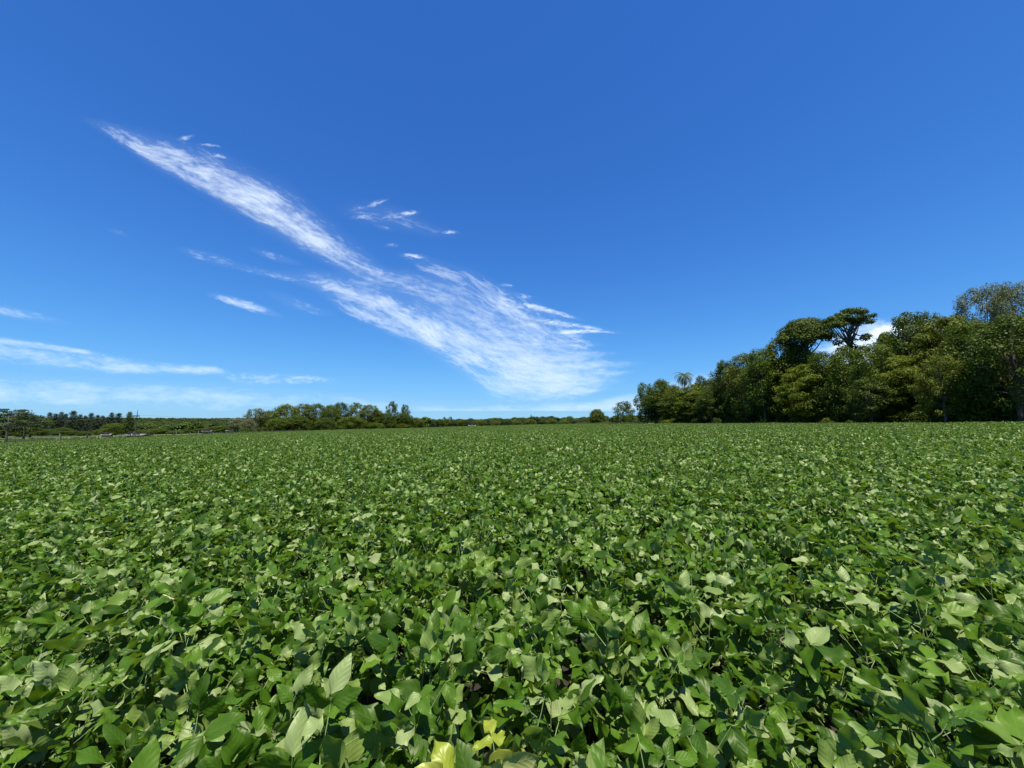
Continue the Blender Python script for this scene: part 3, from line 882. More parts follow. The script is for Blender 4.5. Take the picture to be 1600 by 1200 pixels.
for q_, (px, d) in enumerate(((384, 127), (405, 131), (428, 136), (452, 139), (476, 142), (500, 146), (524, 150), (548, 154), (572, 158), (598, 163), (622, 172), (646, 182), (668, 198))):
    put_tree('shrub', int(px) % 3, px, 667.5 - (px - 384) * 0.012, d - 3.5, None, 'low shrub at the foot of the grove left of centre, ' + ORD[q_], 'shrub', 'shrubs along the foot of the grove', 'shrub', crown_mat=F_DARK)

# left: spreading tree, eucalypts, bushes
put_tree('spreading', 0, 13, 636, 70, 78, 'wide spreading tree with layered crown at the left edge of the photo', name='spreading_tree')
put_tree('spreading', 0, 40, 648, 150, 56, 'darker spreading tree behind the layered tree at the left edge', name='spreading_tree', crown_mat=F_DARK)
put_tree('round', 1, 8, 664, 215, 66, 'low dark bushy tree under the spreading trees', 'bush', name='bush')
put_tree('round', 1, 50, 668, 230, 46, 'long dark bush ending right of the spreading trees', 'bush', name='bush')
euc = [(67, 651, 13), (77, 644, 10), (86, 646, 12), (95, 643, 10), (102, 646, 10), (114, 641.5, 15), (125, 647, 9), (133, 649, 9), (142, 645, 11), (152, 648, 11), (160, 649, 9), (168, 651, 8), (174, 644, 10), (185, 645, 14)]
for i, (px, top, w) in enumerate(euc):
    put_tree('eucalypt', i, px, top, 300 + 8 * math.sin(i * 2), w + 5, 'dark slender eucalyptus in the row before the hill', group='row of eucalyptus trees on the left', name='eucalyptus_tree')
EU = [o for o in C.objects if o.name.startswith('eucalyptus_tree')]
for o, t in zip(EU, ['shortest leftmost eucalyptus of the row', 'slim pointed eucalyptus, second from the left of the row', 'rounded eucalyptus third from the left of the row', 'slim pointed eucalyptus fourth from the left of the row',
                     'slim eucalyptus left of the tallest one in the row', 'tallest and broadest eucalyptus in the middle of the row', 'thin eucalyptus just right of the tallest one', 'low thin eucalyptus, eighth from the left of the row',
                     'pointed eucalyptus, ninth from the left of the row', 'eucalyptus tenth from the left of the row', 'thin eucalyptus eleventh from the left of the row', 'thin low eucalyptus beside the pale gap in the row',
                     'pointed eucalyptus just above the round pale-topped tree', 'broad eucalyptus right above the round pale-topped tree']):
    o['label'] = t
put_tree('eucalypt', 0, 202, 643, 220, 17, 'dense dark columnar tree beside the power pole', name='columnar_tree', crown_mat=F_DARK)
for px, top, w, d, mat, lab in [(182, 661, 34, 235, F_MID, 'round tree with pale top left of the columnar tree'), (160, 670, 20, 250, F_MID, 'small round tree left of the pale-topped one'),
                           (112, 673, 44, 260, F_DARK, 'long low bush under the tall eucalyptus'), (98, 668, 30, 275, F_DARK, 'bushy tree at the foot of the left eucalypts'), (134, 675, 20, 240, F_DARK, 'dark low bush right of the long low bush'),
                           (233, 674, 18, 190, F_DARK, 'dark conical bush right of the power pole'), (222, 671, 22, 230, F_MID, 'green tree behind the dark conical bush'), (252, 669, 26, 240, F_MID, 'green tree right of the dark conical bush'),
                           (262, 663, 24, 330, F_OLIVE, 'olive tree higher on the slope right of the power pole'), (276, 673, 22, 200, F_MID, 'round tree behind the whitish post'), (292, 671, 24, 230, F_DARK, 'dark tree between the whitish post and the farmhouse'),
                           (303, 664, 30, 320, F_MID, 'broad tree on the slope above the farmhouse'), (316, 669, 26, 240, F_DARK, 'dark tree just behind the farmhouse'), (338, 666, 34, 230, F_DARK, 'dark broad tree right of the farmhouse'),
                           (352, 664, 30, 210, F_MID, 'green tree between the farmhouse and the grove'), (362, 658, 26, 260, F_OLIVE, 'olive tree rising behind the left end of the grove')]:
    put_tree('round', hash(lab) % 1 + int(px) % 3, px, top, d, w, lab, 'bush' if 'bush' in lab else 'tree', name='bush' if 'bush' in lab.split(' ')[:4] else 'field_tree', crown_mat=mat)

# distant woods: hillside and the low tree line behind the field
far_lib = bpy.data.collections.new('far_library')
for s in range(4):
    rr = np.random.default_rng(120 + s)
    me = crown([(c, r) for c, r in clumps_dome(rr, 14, 9, .2, 9, 1.6, 2.4, .45)], rr, 1.0, 22, (F_FAR, F_FAR2, F_FAR3, F_FAR)[s], up=1.2)
    far_lib.objects.link(bpy.data.objects.new('f%02d' % s, me))
rr = np.random.default_rng(17)
P, Rr, S, I = [], [], [], []
for i in range(9000):
    u = rr.uniform(-1.42, 0.36)
    d = 255 * math.exp(rr.uniform(0, 2.6))
    if u > -0.22: d = 330 * math.exp(rr.uniform(0, 1.6))
    if u < -0.93 and d < 345: continue
    if d < 330 and rr.uniform() < .4: continue
    x, y = u * d, d
    sc = rr.uniform(.55, 1.05) * (1 + d / 4000)
    P.append((x, y, gz(x, y) - .5)); Rr.append((0, 0, rr.uniform(0, 6.28))); S.append((sc * 1.15, sc * 1.15, sc * .85)); I.append(int(rr.integers(4)))
tag(scatter('distant_woods', P, Rr, S, I, far_lib), 'dark green woods covering the far slope and the horizon', kind='stuff')
line = []
for k, px in enumerate(range(652, 925, 9)):
    top = 656.2 - 1.6 * math.sin(k * 1.7) - (px < 700) * 1.0 + (px > 860) * 1.6
    line.append((px + 3 * math.sin(k * 3.1), top, 17 + 4 * math.sin(k * 2.3), 262 + 22 * math.sin(k * 1.1), (F_FAR, F_DARK, F_OLIVE)[k % 3]))
NUM = ['', 'first', 'second', 'third', 'fourth', 'fifth', 'sixth', 'seventh', 'eighth', 'ninth', 'tenth', 'eleventh', 'twelfth', 'thirteenth', 'fourteenth', 'fifteenth', 'sixteenth', 'seventeenth', 'eighteenth', 'nineteenth', 'twentieth', 'twenty-first', 'twenty-second', 'twenty-third']
nl = sum(1 for l in line if l[0] < 830)
for k, (px, top, w, d, mat) in enumerate(line):
    lab = '%s small round tree left of the thin conifer, in the line behind the field' % NUM[nl - k] if k < nl else '%s small round tree right of the thin conifer, in the line behind the field' % NUM[k - nl + 1]
    put_tree('round', int(px) % 3, px, top, d, w, lab, group='trees in the low line behind the field', crown_mat=mat, name='horizon_tree')
for px, top, w, lab, kind in [(694, 651.5, 7, 'small high tree in the horizon line, left one of a close pair', 'open'), (703.5, 651, 8, 'small high tree in the horizon line, right one of a close pair', 'open'),
                        (809, 653, 6, 'small tree top left of the thin conifer on the horizon', 'open'), (830, 647, 7, 'thin pointed conifer standing out of the horizon line', 'spire'), (888, 654, 8, 'small paired tree top right of the thin conifer', 'open')]:
    put_tree(kind, 0, px, top, 290, w, lab, group='trees standing out of the horizon line', crown_mat=F_DARK, name='conifer' if kind == 'spire' else 'horizon_tree')

# ------------------------------------------------------------------ fence, pole, houses
WOOD = plain('weathered_wood', (0.10, 0.08, 0.065), 0.9, .3, 8, .3)
CONC = plain('pale_concrete', (0.30, 0.28, 0.24), 0.85, .2, 4)
WIRE = plain('galvanised_wire', (0.25, 0.25, 0.25), .5, .1)
WHITE = plain('white_render', (0.24, 0.23, 0.21), .8, .08, 2)
REDROOF = plain('red_brown_roof', (0.10, 0.055, 0.04), .8, .3, 3)
METAL = plain('pale_metal_roof', (0.17, 0.155, 0.135), .8, .12, 1)
BRICKW = plain('reddish_wall', (0.14, 0.07, 0.05), .85, .2, 3)
GLASS = plain('dark_window', (0.03, 0.035, 0.04), .2, .1)
fence = empty('wire_fence', (-73, 40, gz(-73, 40)))
tag(fence, 'post and wire fence between the field and the left pasture', 'fence')
fy = [40 + 1.9 * i for i in range(54)]
z00 = gz(-73, 40)
def post_mesh(h, r, mat):
    mb = MB(); mb.tube([(0, 0, -.3), (0.01, 0.0, h * .5), (0, .01, h)], [r, r * .97, r * .92], n=7); return mb.mesh('post', mat, False)
pm = [post_mesh(1.35, .07, WOOD), post_mesh(1.25, .055, WOOD), post_mesh(1.6, .13, WOOD)]
for i, y in enumerate(fy):
    o = link('post', pm[2] if i % 9 == 5 else pm[i % 2], fence)
    o.location = (random.uniform(-.05, .05), y - 40, gz(-73, y) - z00); o.rotation_euler = (random.uniform(-.05, .05), random.uniform(-.05, .05), 0)
for hgt in (.35, .7, 1.05):
    mb = MB(); mb.tube([(0.08, y - 40, gz(-73, y) - z00 + hgt - (.03 if i % 2 else 0)) for i, y in enumerate(fy)], .006, n=3, cap=False); mb.obj('wire', WIRE, fence)

def power_pole(px, d, top, label):
    x = sightline(px, 657)[0] * d; z0 = gz(x, d); H = CAM_Z + slope(top) * d - z0
    root = empty('power_pole', (x, d, z0), -0.25); tag(root, label, 'power pole')
    mb = MB(); mb.tube([(0, 0, -.5), (0, 0, H * .6), (0, 0, H - 1.3), (0, 0, H)], [.14, .11, .09, .03], n=8); mb.obj('post', WOOD, root)
    mb = MB(); mb.box(-1.35, 1.35, -.26, -.12, H - 2.0, H - 1.72); mb.obj('crossarm', WOOD, root)
    for a in (-1.0, 0.45, 1.0):
        mb = MB(); mb.tube([(a, -.17, H - 1.8), (a, -.17, H - 1.68), (a, -.17, H - 1.60)], [.03, .07, .04], n=6); mb.obj('insulator', CONC, root)
    for s in (-1, 1):
        mb = MB(); mb.tube([(s * .75, -.17, H - 1.95), (0, -.17, H - 2.6)], .025, n=4); mb.obj('brace', WOOD, root)
    return root, Vector((x, d, z0)), H
p1, b1, h1 = power_pole(213.5, 112, 640, 'tall power pole with a single crossarm beside the columnar tree')
mb = MB()
for a in (-1.0, 0.45, 1.0):
    s = b1 + Vector((a * math.cos(.25), -a * math.sin(.25), h1 - 1.6))
    for end in (Vector((-330, 175, 2)), Vector((-40, 330, 4))):
        e = end + Vector((a, 0, 0))
        mb.tube([tuple(s.lerp(e, t) + Vector((0, 0, -3.0 * 4 * t * (1 - t)))) for t in [i / 14 for i in range(15)]], .011, n=3, cap=False)
cab = mb.obj('power_line', WIRE); tag(cab, 'thin power wires leaving the pole crossarm on both sides', 'power line')

def fence_post_single(px, d, top, label, lean=0.0):
    x = sightline(px, 657)[0] * d; z0 = gz(x, d); H = CAM_Z + slope(top) * d - z0
    mb = MB(); mb.tube([(0, 0, -.3), (lean * .5, 0, H * .5), (lean, 0, H)], [.10, .09, .08], n=7)
    o = mb.obj('concrete_post', CONC); o.location = (x, d, z0); tag(o, label, 'post', 'whitish posts in the left pasture')
fence_post_single(277, 108, 674, 'whitish post standing alone left of the farmhouse')
fence_post_single(298, 112, 675.5, 'short leaning whitish post between the lone one and the farmhouse', .2)
fence_post_single(311.5, 114, 673, 'slim whitish post nearest the farmhouse')
fence_post_single(96, 82, 677.5, 'slim post standing in the pasture under the eucalypts')

def house(px, d, wid, dep, hw, hr, wall, roof, label, rz=0.0, name='house', open_shed=False):
    x = sightline(px, 657)[0] * d; z0 = gz(x, d)
    root = empty(name, (x, d, z0), rz); tag(root, label, 'shed' if open_shed else 'house')
    if open_shed:
        for sx in (-1, 0, 1):
            for sy in (-1, 1):
                mb = MB(); mb.tube([(sx * wid * .46, sy * dep * .44, -.3), (sx * wid * .46, sy * dep * .44, hw)], .09, n=6); mb.obj('post', WOOD, root)
        mb = MB(); mb.box(-wid * .46, wid * .46, dep * .40, dep * .43, 0, hw * .8); mb.obj('back_wall', wall, root)
    else:
        mb = MB(); mb.box(-wid / 2, wid / 2, -dep / 2, dep / 2, -.3, hw)
        mb.add([(-wid / 2, -dep / 2, hw), (-wid / 2, dep / 2, hw), (-wid / 2, 0, hw + hr * .9)], [(0, 1, 2)])
        mb.add([(wid / 2, -dep / 2, hw), (wid / 2, 0, hw + hr * .9), (wid / 2, dep / 2, hw)], [(0, 1, 2)])
        mb.obj('wall', wall, root)
        mb = MB(); mb.box(-.45, .45, -dep / 2 - .04, -dep / 2 - .004, 0, 2.0); mb.obj('door', WOOD, root)
        for sx in (-.3, .3):
            mb = MB(); mb.box(sx * wid - .5, sx * wid + .5, -dep / 2 - .05, -dep / 2 - .004, 1.0, 2.0); w_ = mb.obj('window', WOOD, root)
            mb = MB(); mb.box(sx * wid - .42, sx * wid + .42, -dep / 2 - .065, -dep / 2 - .052, 1.08, 1.92); mb.obj('pane', GLASS, w_)
    mb = MB(); e = .45; t = .12
    for s in (-1, 1):
        y0, y1 = s * (dep / 2 + e), 0
        zl = hw - hr * e / (dep / 2) * .5
        mb.add([(-wid / 2 - e, y0, zl), (wid / 2 + e, y0, zl), (wid / 2 + e, y1, hw + hr), (-wid / 2 - e, y1, hw + hr),
                (-wid / 2 - e, y0, zl + t), (wid / 2 + e, y0, zl + t), (wid / 2 + e, y1, hw + hr + t), (-wid / 2 - e, y1, hw + hr + t)],
               [(3, 2, 1, 0), (4, 5, 6, 7), (0, 1, 5, 4), (3, 7, 6, 2), (0, 4, 7, 3), (1, 2, 6, 5)])
    mb.obj('roof', roof, root)
house(170, 165, 2.6, 2.2, .7, .45, BRICKW, METAL, 'low shed with a bright white roof in the left pasture', .3, 'shed')
house(219, 125, 4.4, 3.6, .75, .35, BRICKW, METAL, 'long low reddish shed with pale roof right of the power pole', .05, 'shed')
house(326, 150, 2.4, 2.6, 1.3, .5, WHITE, REDROOF, 'farmhouse with white wall and red-brown roof before the dark trees', .35)
house(363, 165, 2.2, 3, 1.3, .5, WHITE, METAL, 'tiny pale house at the left end of the grove', .1)
house(738, 232, 3.6, 3, .9, .4, WHITE, METAL, 'tiny white building in the tree line behind the field', 0)
# dark bush at the pole foot
put_tree('shrub', 0, 210, 680, 96, 7, 'small dark bush at the foot of the power pole', 'bush', name='bush', crown_mat=F_DARK)

# rough grass along the field margins
rr = np.random.default_rng(77)
TUFT = foliage('rough_grass', (0.08, 0.11, 0.03), (0.13, 0.16, 0.05), (0.24, 0.24, 0.09), transl=.3)
glib = bpy.data.collections.new('grass_library')
for s in range(3):
    P_, F_ = [], []
    T_ = []
    for b in range(46):
        a, r0, h = rr.uniform(0, 6.28), rr.uniform(0, .4), rr.uniform(.35, .95); w = .014
        bx, by = math.cos(a) * r0, math.sin(a) * r0; l = rr.uniform(.1, .45); a2 = rr.uniform(0, 6.28)
        i0 = len(P_); tn = rr.uniform()
        dx, dy = math.cos(a2), math.sin(a2)
        P_ += [(bx - dy * w, by + dx * w, 0), (bx + dy * w, by - dx * w, 0), (bx + dx * l * .35 + dy * w * .7, by + dy * l * .35 - dx * w * .7, h * .7), (bx + dx * l, by + dy * l, h)]
        F_.append((i0, i0 + 1, i0 + 2, i0 + 3)); T_ += [tn] * 4
    glib.objects.link(bpy.data.objects.new('g%02d' % s, mesh_np('tuft', np.array(P_), np.array(F_), TUFT, tone=np.array(T_))))
P, Rr, S, I = [], [], [], []
def strip(ax, ay, bx, by, n, w, s0, s1):
    for i in range(n):
        t = rr.uniform(); x = ax + (bx - ax) * t + rr.normal(0, w); y = ay + (by - ay) * t + rr.normal(0, w)
        s = rr.uniform(s0, s1); P.append((x, y, gz(x, y))); Rr.append((0, 0, rr.uniform(0, 6.28))); S.append((s * 1.4, s * 1.4, s)); I.append(int(rr.integers(3)))
strip(-71.6, 20, -71.6, 98, 900, .7, .6, 1.1)
strip(-74, 30, -76, 130, 700, 1.5, .5, .9)
strip(-71, 98, -54, 140, 360, 1.2, .8, 1.3)
strip(-54, 140, -31, 208, 260, 1.2, .8, 1.3)
strip(-31, 209, 33, 209, 260, 1.5, .7, 1.2)
strip(34.5, 200, 41.5, 122, 500, 1.4, .9, 1.7)
strip(41.5, 124, 50.5, 46, 420, .5, .5, 1.1)
for i in range(1500):
    x, y = rr.uniform(-190, -76), rr.uniform(45, 150)
    s = rr.uniform(.3, .6); P.append((x, y, gz(x, y))); Rr.append((0, 0, rr.uniform(0, 6.28))); S.append((s * 1.6, s * 1.6, s)); I.append(int(rr.integers(3)))
tag(scatter('grass', P, Rr, S, I, glib), 'rough grass and weeds along the field margins', kind='stuff')

# ------------------------------------------------------------------ clouds
def cloud_material(name, fine=1.0, soft=0.95, amp=1.4, clump=0.65):
    g = NT(name)
    uv = g.n('ShaderNodeUVMap', _uv_map='UVMap')
    de = g.n('ShaderNodeAttribute', _attribute_name='cover'); te = g.n('ShaderNodeAttribute', _attribute_name='tone')
    mp = g.n('ShaderNodeMapping'); mp.inputs['Scale'].default_value = (1.0, 1.0, 1.0); g.l(uv.outputs[0], mp.inputs[0])
    w = g.n('ShaderNodeTexNoise', Scale=1.1 * fine, Detail=3.0); g.l(mp.outputs[0], w.inputs['Vector'])
    wa = g.n('ShaderNodeVectorMath', _operation='MULTIPLY_ADD'); g.l(w.outputs['Color'], wa.inputs[0]); wa.inputs[1].default_value = (0.55, 0.25, 0); g.l(mp.outputs[0], wa.inputs[2])
    st = g.n('ShaderNodeMapping'); st.inputs['Scale'].default_value = (1.3 * fine, 6.5 * fine, 1); g.l(wa.outputs[0], st.inputs[0])
    n1 = g.n('ShaderNodeTexNoise', Scale=1.6, Detail=8.0, Roughness=0.62); g.l(st.outputs[0], n1.inputs['Vector'])
    st2 = g.n('ShaderNodeMapping'); st2.inputs['Scale'].default_value = (5 * fine, 14 * fine, 1); st2.inputs['Rotation'].default_value = (0, 0, R(-28)); g.l(wa.outputs[0], st2.inputs[0])
    n2 = g.n('ShaderNodeTexNoise', Scale=1.5, Detail=6.0, Roughness=0.6); g.l(st2.outputs[0], n2.inputs['Vector'])
    nn = g.math('ADD', g.math('MULTIPLY', n1.outputs['Fac'], 0.62), g.math('MULTIPLY', n2.outputs['Fac'], 0.38))
    nn = g.math('ADD', g.math('MULTIPLY', nn, amp), 0.5 - amp / 2)
    edge = g.math('SUBTRACT', 1.0, g.math('MULTIPLY', te.outputs['Fac'], te.outputs['Fac']), clamp=True)
    e2 = g.math('MULTIPLY', g.math('POWER', edge, 1.5), de.outputs['Fac'])
    lf = g.n('ShaderNodeMapping'); lf.inputs['Scale'].default_value = (1.5 * fine, 3.6 * fine, 1); lf.inputs['Rotation'].default_value = (0, 0, R(-14)); g.l(wa.outputs[0], lf.inputs[0])
    n0 = g.n('ShaderNodeTexNoise', Scale=1.3, Detail=3.0); g.l(lf.outputs[0], n0.inputs['Vector'])
    m0 = g.math('MULTIPLY_ADD', g.math('SUBTRACT', n0.outputs['Fac'], 0.5), 3.2 * clump, 1.0, clamp=False)
    e2 = g.math('MULTIPLY', e2, g.math('MINIMUM', g.math('MAXIMUM', m0, 0.15), 1.5))
    # cover grows from the noise peaks as the density rises
    a = g.math('SUBTRACT', g.math('ADD', nn, g.math('MULTIPLY', e2, 0.40)), 0.64)
    a = g.math('MULTIPLY', a, 1.0 / soft * 1.15, clamp=True)
    a = g.math('ADD', g.math('MULTIPLY', a, g.math('MINIMUM', g.math('MULTIPLY', e2, 3.0), 1.0)), g.math('MULTIPLY', e2, 0.07), clamp=True)
    df = g.n('ShaderNodeBsdfDiffuse'); df.inputs['Color'].default_value = (.58, .64, .65, 1)
    tr = g.n('ShaderNodeBsdfTranslucent'); tr.inputs['Color'].default_value = (.58, .64, .65, 1)
    ad = g.n('ShaderNodeMixShader', Fac=.68); g.l(df.outputs[0], ad.inputs[1]); g.l(tr.outputs[0], ad.inputs[2])
    tp = g.n('ShaderNodeBsdfTransparent')
    mx = g.n('ShaderNodeMixShader'); g.l(a, mx.inputs[0]); g.l(tp.outputs[0], mx.inputs[1]); g.l(ad.outputs[0], mx.inputs[2])
    return g.out(mx.outputs[0])
CIRRUS = cloud_material('cirrus_ice_cloud')
WISP = cloud_material('wisp_ice_cloud', 2.0, 0.7)
VEIL = cloud_material('thin_veil_cloud_haze', 0.5, 1.0, 0.9, 0.5)
SOFT = cloud_material('soft_ice_cloud', 0.8, 0.95, 0.95, 0.45)
HC = 1800.0
level = [0]
def streak(points, nx=None, shear=0.0, seed=0):
    """part of a cloud sheet at cirrus height along measured bearings; returns arrays"""
    pts = np.array(points, float)
    seg = np.hypot(np.diff(pts[:, 0]), np.diff(pts[:, 1])); s = np.concatenate([[0], np.cumsum(seg)])
    n = int(max(10, s[-1] / 6)); ss = np.linspace(0, s[-1], n)
    cx, cy, cw, cd = [np.interp(ss, s, pts[:, k]) for k in range(4)]
    def sm(a):
        for _ in range(3): a[1:-1] = (a[:-2] + 2 * a[1:-1] + a[2:]) / 4
        return a
    for a in (cx, cy, cw, cd):
        sm(a)
    tx, ty = np.gradient(cx), np.gradient(cy); L = np.hypot(tx, ty); nx_, ny_ = -ty / L, tx / L
    level[0] += 1; z = HC + 9.0 * level[0]
    V, UV, T, D = [], [], [], []
    m = 9
    for i in range(n):
        for j in range(m):
            t = -1 + 2 * j / (m - 1)
            px, py = cx[i] + nx_[i] * cw[i] * t, cy[i] + ny_[i] * cw[i] * t
            ax, az = sightline(px, min(py, 650)); y = (z - CAM_Z) / max(az, .004)
            V.append((ax * y, y, z)); UV.append((ss[i] / 100 + t * cw[i] * shear / 100 + seed * 3.7, t * cw[i] / 100 + seed * 1.3)); T.append(abs(t)); D.append(cd[i])
    F = [[i * m + j, i * m + j + 1, (i + 1) * m + j + 1, (i + 1) * m + j] for i in range(n - 1) for j in range(m - 1)]
    return np.array(V), np.array(F), np.array(UV), np.array(T), np.array(D)
def cloud(name, strips, label, group=None, mat=None, soft_from=None):
    Vs, Fs, Us, Ts, Ds, b = [], [], [], [], [], 0
    for k, (pts, sh) in enumerate(strips):
        V, F, U, T, D = streak(pts, shear=sh, seed=level[0] + 1)
        Vs.append(V); Fs.append(F + b); Us.append(U); Ts.append(T); Ds.append(D); b += len(V)
    me = mesh_np(name, np.vstack(Vs), np.vstack(Fs), mat or CIRRUS, uv=np.vstack(Us), tone=np.concatenate(Ts), extra={'cover': np.concatenate(Ds)}, smooth=True)
    if soft_from is not None:
        me.materials.append(SOFT); n0 = sum(len(f) for f in Fs[:soft_from])
        me.polygons.foreach_set('material_index', [0] * n0 + [1] * (len(me.polygons) - n0))
    return tag(link(name, me), label, 'cloud', group)
cloud('cirrus_cloud', [
 ([(120, 180, 5, 0), (165, 200, 13, .55), (240, 238, 24, .8), (320, 270, 32, .85), (390, 305, 36, .85), (440, 335, 36, .9), (490, 368, 26, .9), (530, 395, 16, .75), (570, 420, 12, .4), (600, 440, 8, 0)], 1.2),
 ([(180, 215, 5, 0), (240, 248, 9, .6), (330, 298, 12, .7), (420, 345, 12, .8), (500, 385, 12, .7), (540, 400, 8, 0)], 0),
 ([(430, 358, 10, 0), (480, 382, 16, .6), (540, 412, 18, .6), (610, 440, 22, .5), (690, 462, 30, .4), (760, 490, 30, 0)], .3),
 ([(270, 385, 5, 0), (310, 398, 11, .55), (345, 408, 11, .5), (372, 415, 7, .2), (400, 424, 8, .42), (455, 434, 10, .38), (510, 444, 16, .55), (570, 466, 24, .85), (640, 498, 30, .95), (700, 528, 40, 1), (760, 562, 44, .9), (820, 588, 40, .6), (880, 600, 24, 0)], .1),
 ([(495, 455, 6, 0), (550, 485, 13, .75), (610, 512, 15, .75), (680, 535, 14, .5), (730, 550, 10, 0)], 0),
 ([(620, 396, 5, 0), (670, 415, 18, .6), (730, 440, 26, .6), (790, 478, 34, .65), (850, 515, 40, .7), (900, 535, 30, .6), (940, 550, 14, 0)], .8),
 ([(470, 430, 8, 0), (560, 440, 26, .4), (640, 450, 34, .45), (740, 500, 50, .5), (820, 550, 50, .5), (900, 580, 20, 0)], .2),
 ([(650, 480, 4, 0), (696, 496, 12, 0.40), (754, 506, 16, 0.5), (811, 509, 12, 0.42), (852, 507, 6, 0.30), (880, 504, 3, 0)], 0),
 ([(668, 496, 4, 0), (719, 512, 14, 0.48), (784, 522, 18, 0.6), (848, 525, 14, 0.51), (894, 523, 7, 0.36), (925, 520, 3, 0)], 0),
 ([(690, 512, 4, 0), (742, 528, 15, 0.56), (807, 538, 19, 0.7), (872, 541, 15, 0.59), (919, 539, 8, 0.42), (950, 536, 3, 0)], 0),
 ([(708, 527, 4, 0), (761, 543, 16, 0.68), (828, 553, 20, 0.85), (895, 556, 16, 0.72), (943, 554, 8, 0.51), (975, 551, 3, 0)], 0),
 ([(726, 542, 4, 0), (783, 558, 17, 0.76), (855, 568, 21, 0.95), (926, 571, 17, 0.81), (978, 569, 8, 0.57), (1012, 566, 3, 0)], 0),
 ([(742, 556, 4, 0), (794, 572, 17, 0.80), (858, 582, 21, 1.0), (923, 585, 17, 0.85), (969, 583, 8, 0.60), (1000, 580, 3, 0)], 0),
 ([(756, 570, 4, 0), (802, 586, 16, 0.76), (859, 596, 20, 0.95), (916, 599, 16, 0.81), (958, 597, 8, 0.57), (985, 594, 3, 0)], 0),
 ([(772, 582, 4, 0), (810, 598, 13, 0.64), (857, 608, 17, 0.8), (904, 611, 13, 0.68), (937, 609, 6, 0.48), (960, 606, 3, 0)], 0),
 ([(790, 593, 4, 0), (815, 609, 10, 0.48), (846, 619, 14, 0.6), (878, 622, 10, 0.51), (900, 620, 5, 0.36), (915, 617, 3, 0)], 0),
 ([(560, 425, 10, 0), (660, 445, 34, .45), (760, 490, 50, .5), (850, 540, 50, .5), (920, 570, 30, 0)], .1),
 ([(150, 185, 8, 0), (240, 232, 34, .5), (330, 270, 44, .6), (430, 325, 52, .7), (500, 372, 40, .6), (570, 415, 26, .4), (640, 445, 10, 0)], .4),
 ([(420, 420, 6, 0), (490, 436, 22, .4), (560, 462, 34, .5), (640, 500, 40, .6), (720, 545, 44, .6), (790, 590, 30, 0)], .1),
 ([(700, 560, 10, 0), (770, 600, 30, .7), (840, 614, 26, .7), (920, 605, 22, .55), (990, 580, 10, 0)], .1)],
 'great feathery cirrus sweeping from upper left down to the horizon trees', soft_from=6)
W = 'small separate wisps round the big cirrus'
cloud('cirrus_wisp', [([(318, 458, 3, 0), (350, 466, 9, .85), (390, 478, 10, .9), (420, 487, 8, .8), (446, 496, 3, 0)], 0)], 'short slanting cirrus streak left below the great cirrus', W)
cloud('cirrus_wisp', [([(385, 386, 4, 0), (425, 400, 9, .6), (450, 408, 8, .5), (480, 415, 3, 0)], 0)], 'faint short streak between the two arms of the great cirrus', W)
cloud('cirrus_wisp', [([(410, 455, 6, 0), (450, 470, 14, .4), (500, 488, 10, .3), (530, 492, 4, 0)], 0)], 'very faint smudge just right of the short slanting streak', W)
cloud('veil_cloud_haze', [([(520, 325, 12, 0), (570, 330, 24, .42), (620, 340, 24, .40), (680, 362, 14, .3), (730, 366, 6, 0)], .3)], 'barely visible veil holding the small wisps together', mat=SOFT)
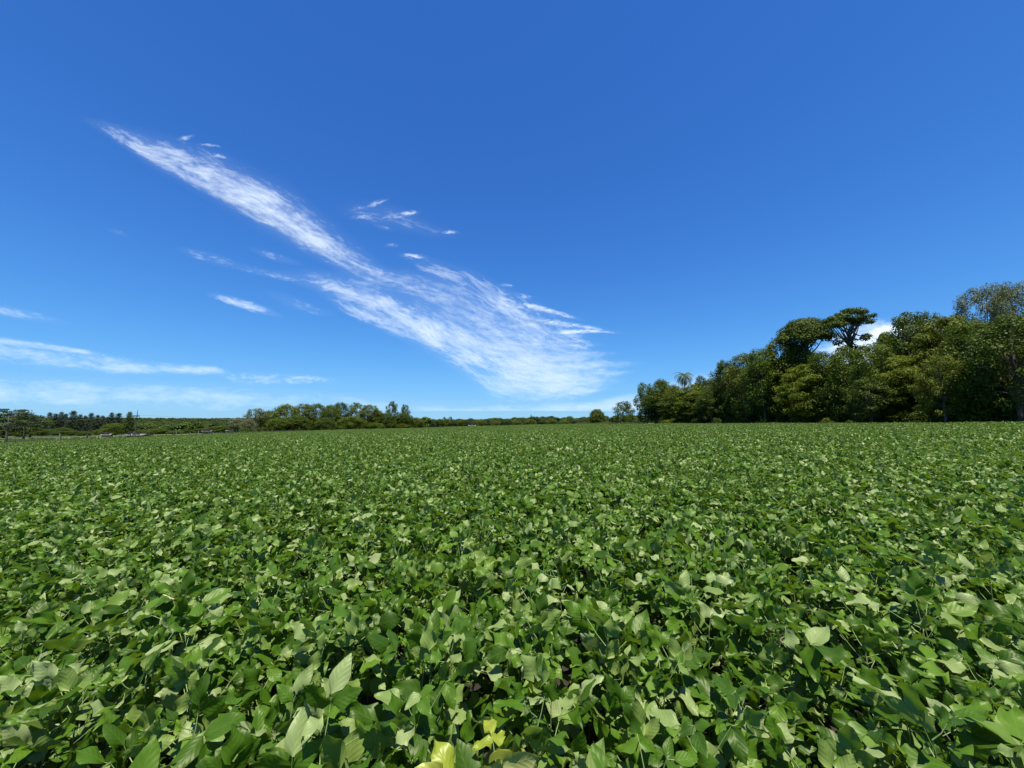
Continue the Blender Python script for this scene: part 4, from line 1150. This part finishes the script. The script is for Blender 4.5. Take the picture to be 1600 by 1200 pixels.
for pts, lab in [([(572, 323, 3, 0), (588, 317, 8, 1), (606, 311, 3, 0)], 'small bright wisp highest above the arm of the great cirrus'),
                 ([(594, 340, 3, 0), (620, 337, 7, .9), (640, 333, 8, 1), (652, 333, 3, 0)], 'long bright wisp right of the small bright one'),
                 ([(545, 330, 3, 0), (560, 324, 7, .7), (575, 326, 3, 0)], 'dim wisp left of the small bright one'),
                 ([(548, 341, 3, 0), (566, 338, 6, .85), (584, 339, 3, 0)], 'thin wisp below the small bright one'),
                 ([(584, 352, 3, 0), (600, 356, 6, .7), (614, 360, 3, 0)], 'thin tilted wisp below the long bright one'),
                 ([(690, 363, 3, 0), (704, 362, 6, .8), (718, 364, 3, 0)], 'lone tiny wisp farthest right of the small ones'),
                 ([(600, 384, 3, 0), (612, 382, 6, .8), (624, 384, 3, 0)], 'tiny wisp just above the great cirrus middle'),
                 ([(626, 398, 3, 0), (648, 400, 7, .9), (668, 402, 3, 0)], 'bright little wisp touching the top of the great cirrus middle'),
                 ([(778, 446, 3, 0), (790, 445, 5, .8), (804, 447, 3, 0)], 'tiny flat wisp above the right flank of the great cirrus'),
                 ([(802, 457, 3, 0), (815, 462, 7, .8), (832, 465, 3, 0)], 'tilted tiny wisp above the right flank of the great cirrus'),
                 ([(782, 478, 4, 0), (830, 478, 8, .9), (880, 492, 6, .7), (900, 496, 3, 0)], 'bright flat streak along the right flank of the great cirrus'),
                 ([(830, 500, 4, 0), (870, 505, 9, .9), (912, 510, 5, .7), (935, 513, 3, 0)], 'second flat streak along the right flank of the great cirrus'),
                 ([(850, 520, 4, 0), (890, 518, 7, .95), (930, 517, 5, .9), (960, 520, 3, 0)], 'long thin streak pointing right from the great cirrus'),
                 ([(275, 218, 3, 0), (292, 215, 7, .8), (306, 211, 3, 0)], 'small wisp above the upper end of the great cirrus'),
                 ([(306, 226, 2, 0), (325, 226, 5, .7), (345, 229, 2, 0)], 'thin flat wisp right above the upper end of the great cirrus'),
                 ([(322, 243, 3, 0), (340, 243, 7, .9), (354, 246, 3, 0)], 'short bright wisp at the upper flank of the great cirrus'),
                 ([(165, 358, 3, 0), (182, 362, 6, .55), (198, 367, 3, 0)], 'faint lone wisp in the blue at middle left')]:
    cloud('cirrus_wisp', [([(pts[1][0] + (p[0] - pts[1][0]) * 1.25, pts[1][1] + (p[1] - pts[1][1]) * 1.25, p[2] * .9, p[3]) for p in pts], .3)], lab, W, WISP)
cloud('cirrus_cloud', [([(-260, 470, 10, .5), (-60, 476, 12, .6), (0, 484, 12, .6), (50, 494, 10, .6), (115, 506, 5, 0)], 0)], 'upper thin cirrus band entering at the left edge of the sky', mat=SOFT)
cloud('cirrus_cloud', [([(-300, 500, 14, .5), (-80, 522, 12, .8), (0, 532, 8, .85), (70, 541, 8, .85), (140, 551, 6, .65), (190, 560, 4, 0)], 0),
                       ([(-300, 535, 26, .5), (0, 548, 26, .6), (100, 562, 24, .65), (190, 572, 18, .75), (260, 577, 13, .75), (310, 578, 11, .85), (342, 579, 9, .75), (365, 584, 4, 0)], 0)],
      'long white cirrus band low at the left, above the eucalypts', mat=SOFT)
cloud('cirrus_cloud', [([(330, 585, 6, 0), (380, 592, 14, .5), (440, 593, 12, .65), (490, 592, 9, .8), (535, 597, 4, 0)], 0)], 'thin cirrus tail following the long white band to the right')
cloud('veil_cloud_haze', [([(-500, 600, 40, .5), (0, 612, 36, .65), (200, 618, 34, .65), (420, 622, 26, .6), (600, 632, 18, .4), (720, 640, 10, 0)], 0)], 'pale veil of cloud close over the left horizon', mat=VEIL)
cloud('veil_cloud_haze', [([(430, 634, 6, 0), (560, 640, 16, .4), (700, 642, 18, .5), (850, 640, 18, .55), (1000, 634, 18, .6), (1100, 632, 8, 0)], 0)], 'thin pale veil added as sky haze along the middle of the horizon', mat=VEIL)  # added sheet that whitens the low sky in place of horizon haze
cloud('veil_cloud_haze', [([(860, 640, 8, 0), (930, 636, 14, .6), (1000, 630, 24, .9), (1080, 610, 34, .9), (1200, 600, 40, .7), (1330, 590, 30, 0)], 0)], 'pale veil behind the lone trees and the left end of the wood', mat=VEIL)

# bright white bank seen through the gap by the flat-topped trees
cloud('cloud_bank', [([(1265, 552, 10, 0), (1300, 545, 26, 1.2), (1335, 532, 30, 1.6), (1375, 523, 30, 1.8), (1420, 518, 26, 1.5), (1470, 520, 24, 1.0), (1520, 530, 14, 0)], 0),
                     ([(1270, 565, 16, 0), (1320, 560, 26, 1.8), (1400, 550, 30, 1.8), (1480, 550, 20, 0)], 0)],
      'bright white cloud showing through the gap by the flat-topped trees')
